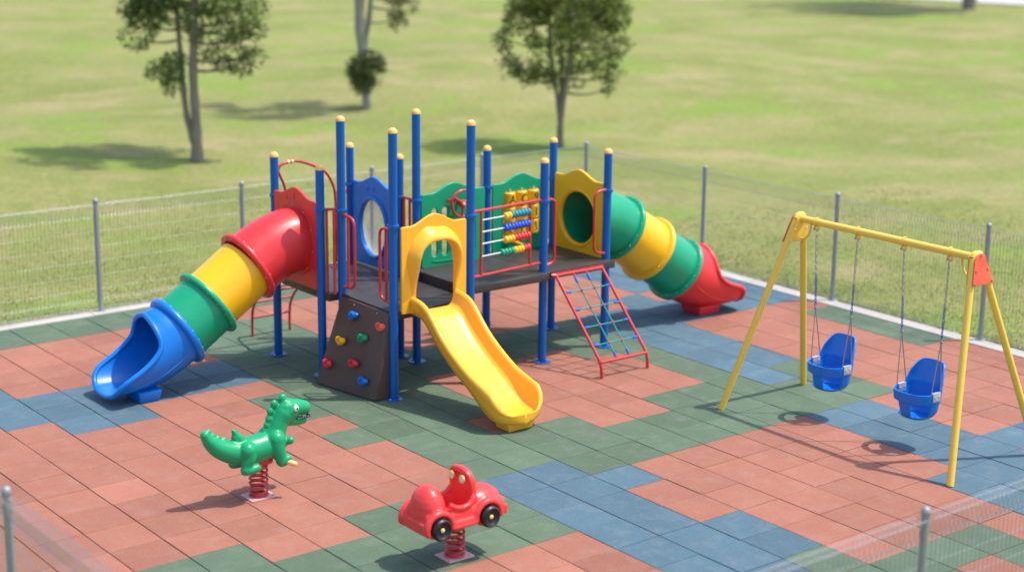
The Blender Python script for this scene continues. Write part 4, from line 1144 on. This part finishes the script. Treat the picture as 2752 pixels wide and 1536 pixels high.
# ------------------------------------------------------------------ TREES
def tree(label, base, trunks, clumps, leaf, bark, seed, leaf_size=.10, shoots=None, count=1250):
    rnd = random.Random(seed); bx, by = base; bz = lawn_z(bx, by)
    t = thing('tree', label, 'tree', (bx, by, bz), 'park trees on the lawn')
    b = MB()
    rt_, bk = V((.787, -.617, 0)), V((.617, .787, 0))        # sideways and away axes used to set out the limbs
    def Pt(u, w, z): return V((bx, by, bz)) + rt_ * u + bk * w + V((0, 0, z))
    tips = []
    for pts, rs in trunks:
        P_ = spline([Pt(*p) for p in pts], 6); n = len(P_); rr = [interp([(i / (len(rs) - 1), r) for i, r in enumerate(rs)], k / (n - 1)) * (1 + .08 * math.sin(k * 1.7)) for k in range(n)]
        b.tube(P_, rr, n=10); tips += P_[n // 3:]
    for (u, w, z, r) in clumps:
        c = Pt(u, w, z); o = min(tips, key=lambda q: (q - c).length + (1.2 if q.z > c.z else 0))
        mid = (o + c) / 2 + V((0, 0, -.08)); b.tube(spline([o, mid, c], 4), [.032 - .022 * k / 8 for k in range(9)], n=6)
    b.build('trunk', M[bark], t, smooth=60)
    def leaves(name, cl, cnt, size):
        vs, fs = [], []
        for (u, w, z, r) in cl:
            c = Pt(u, w, z)
            for _ in range(int(cnt * (r / .5) ** 2.2)):
                while True:
                    d = V((rnd.uniform(-1, 1), rnd.uniform(-1, 1), rnd.uniform(-1, 1)))
                    if .1 < d.length < 1: break
                p = c + V((d.x * r, d.y * r, d.z * r * .85))
                if noise.noise(p * 3.2 + V((seed, 0, 0))) < -.12: continue
                a = V((rnd.gauss(0, 1), rnd.gauss(0, 1), rnd.gauss(-.5, .8))).normalized(); e = a.cross(V((rnd.gauss(0, 1), rnd.gauss(0, 1), rnd.gauss(0, 1)))).normalized()
                L = size * rnd.uniform(.7, 1.4); k = len(vs)
                vs.extend([p, p + a * L * .5 + e * L * .2, p + a * L, p + a * L * .5 - e * L * .2]); fs.append((k, k + 1, k + 2, k + 3))
        me = bpy.data.meshes.new(name); me.from_pydata(vs, [], fs); me.materials.append(M[leaf]); link(name, me, t, 0)
        me.transform(Matrix.Translation(-V((bx, by, bz))))
    leaves('crown', clumps, count, leaf_size)
    if shoots: leaves('basal_shoots', shoots, count * 1.6, leaf_size)
    return t
rc = random.Random(21)
def crown(u, z, ru, rz, n, r=(.35, .6)):
    out = []
    for _ in range(n):
        a = rc.uniform(0, 2 * PI); q = math.sqrt(rc.uniform(.05, 1)); e = rc.uniform(-1, 1)
        out.append((u + ru * q * math.cos(a), ru * q * math.sin(a) * .9, z + rz * e * math.sqrt(max(.1, 1 - q * q * .7)), rc.uniform(*r)))
    return out
# left tree: open crown with hanging clumps, two stems
tree('slim two stemmed tree with hanging dark clumps, on the lawn at the left', (5.39, 18.29),
     [([(0, 0, 0), (.0, 0, .8), (-.02, 0, 1.8), (.05, 0, 3.0), (.1, .1, 4.6), (.05, 0, 5.8)], [.13, .095, .085, .075, .05, .02]),
      ([(-.05, 0, .35), (-.2, .05, 1.0), (-.27, .1, 2.0), (-.35, .1, 3.2), (-.6, .1, 4.6)], [.07, .06, .055, .045, .02])],
     [(-1.1, 0, 2.45, .36), (-.95, .1, 2.9, .42), (-1.2, .2, 3.1, .4), (-.62, -.1, 1.78, .34), (-.45, 0, 1.55, .28), (-.40, .1, 1.95, .3), (.95, 0, 1.95, .32), (1.15, .1, 2.1, .28), (.55, .1, 1.9, .26), (.25, .1, 2.2, .26), (.85, -.2, 2.7, .40), (1.1, .1, 3.0, .40), (.2, .2, 2.7, .35), (-.3, .1, 2.9, .40), (.5, 0, 3.1, .5), (-.7, 0, 3.3, .5), (-.75, -.1, 2.75, .34), (.0, -.1, 3.05, .42), (.7, .1, 2.4, .30), (.1, .1, 2.45, .30), (1.2, 0, 2.6, .26)] + crown(0, 4.3, 1.5, 1.1, 22),
     'leaf', 'bark', 11, .085)
tree('pale trunked tree with a ball of shoots round its foot, middle of the far lawn', (12.13, 22.48),
     [([(0, 0, 0), (-.04, 0, .9), (-.14, 0, 1.9), (-.12, 0, 3.2), (0, 0, 4.8), (.1, 0, 6.4)], [.10, .09, .12, .12, .08, .03]), ([(-.06, 0, 1.3), (.1, .1, 2.4), (.2, 0, 4.), (.5, 0, 5.4)], [.06, .06, .05, .02])],
     [(.75, 0, 2.15, .30), (.95, .1, 2.5, .34), (1.05, .1, 2.85, .36), (.6, 0, 2.7, .25), (-.75, 0, 2.95, .25), (1.1, 0, 3.2, .4), (-.9, .1, 3.4, .35)] + crown(.1, 4.9, 1.5, 1.3, 18),
     'leafd', 'palebark', 12, .085, shoots=[(.02, 0, .85, .42), (.05, -.1, 1.1, .42), (-.08, .05, .62, .34), (.2, 0, .95, .32), (-.2, 0, .95, .32)])
tree('round bushy tree with a thin forked trunk, straight behind the climbing frame', (12.82, 15.97),
     [([(0, 0, 0), (0, 0, .55), (.08, 0, 1.2), (.2, 0, 2.2), (.3, 0, 3.6)], [.085, .065, .05, .04, .02]), ([(0, 0, .4), (-.08, .05, 1.1), (-.25, 0, 2.2), (-.3, .1, 3.6)], [.05, .045, .04, .02]), ([(0, 0, .5), (.0, .1, 1.4), (0, .1, 3.)], [.04, .035, .02])],
     [(-1.05, 0, 1.75, .34), (-.75, .1, 1.55, .30), (-1.15, 0, 2.3, .36), (-.5, -.1, 1.8, .36), (.3, 0, 1.45, .22), (-.15, .1, 1.5, .28), (.25, .2, 1.85, .38), (.85, 0, 1.75, .36), (1.1, .1, 1.6, .30), (1.15, 0, 2.2, .36), (.98, -.1, 1.3, .16), (.5, -.3, 2.4, .5), (-.3, -.3, 2.4, .5), (-.8, 0, 2.8, .5), (.9, .1, 2.85, .46), (1.15, 0, 2.75, .32), (.1, -.2, 3.0, .55)] + crown(0, 3.3, 1.2, .8, 20),
     'leafy', 'bark', 13, .085, count=1400)
tree('tall tree whose dark trunk foot shows beside the path at the top right', (49.87, 33.46),
     [([(0, 0, 0), (.05, 0, 3.), (-.1, 0, 7.), (-.1, 0, 11.)], [.30, .24, .18, .06])],
     [(u, w, z * 1.3 + 3, r * 2.2) for u, w, z, r in crown(-.5, 5.4, 3.6, 1.6, 26, (.5, .8))], 'leafd', 'bark', 14, .34, count=60)

# ------------------------------------------------------------------ CAMERA, LIGHT
f_, yaw, pit, rol = 4505.479, .905404, .244546, .0108674
fw = V((math.cos(yaw) * math.cos(pit), math.sin(yaw) * math.cos(pit), -math.sin(pit)))
rt = V((math.sin(yaw), -math.cos(yaw), 0)); up = rt.cross(fw)
r2_ = rt * math.cos(rol) + up * math.sin(rol); u2_ = up * math.cos(rol) - rt * math.sin(rol)
cam = bpy.data.cameras.new('camera'); co = bpy.data.objects.new('camera', cam); COL.objects.link(co)
Mx = Matrix((r2_, u2_, -fw)).transposed().to_4x4(); Mx.translation = V((-9.97627, -11.45715, 5.64305)); co.matrix_world = Mx
cam.sensor_width = 36; cam.sensor_fit = 'HORIZONTAL'; cam.lens = f_ / 2752 * 36
cam.clip_start = .1; cam.clip_end = 2000
cam.dof.use_dof = True; cam.dof.focus_distance = 16.2; cam.dof.aperture_fstop = .66; cam.dof.aperture_blades = 0
SC.camera = co

EL, AZ = math.radians(65), math.atan2(.78, -.545)          # sun to the right of the camera
sd = V((math.sin(AZ) * math.cos(EL), math.cos(AZ) * math.cos(EL), math.sin(EL)))
su = bpy.data.lights.new('sun', 'SUN'); su.energy = 2.5; su.angle = math.radians(.6); su.color = (1, .955, .88)
so = bpy.data.objects.new('sun', su); COL.objects.link(so); so.rotation_euler = sd.to_track_quat('Z', 'Y').to_euler(); so.location = (0, 0, 20)
w = bpy.data.worlds.new('World'); SC.world = w; w.use_nodes = True
nt = w.node_tree; bg = nt.nodes['Background']; sky = nt.nodes.new('ShaderNodeTexSky'); sky.sky_type = 'NISHITA'
sky.sun_disc = False; sky.sun_elevation = EL; sky.sun_rotation = AZ; sky.dust_density = 2.0; sky.ozone_density = .8
nt.links.new(sky.outputs[0], bg.inputs[0]); bg.inputs[1].default_value = .15
SC.view_settings.view_transform = 'Standard'; SC.view_settings.look = 'None'; SC.view_settings.exposure = .90; SC.view_settings.gamma = 1
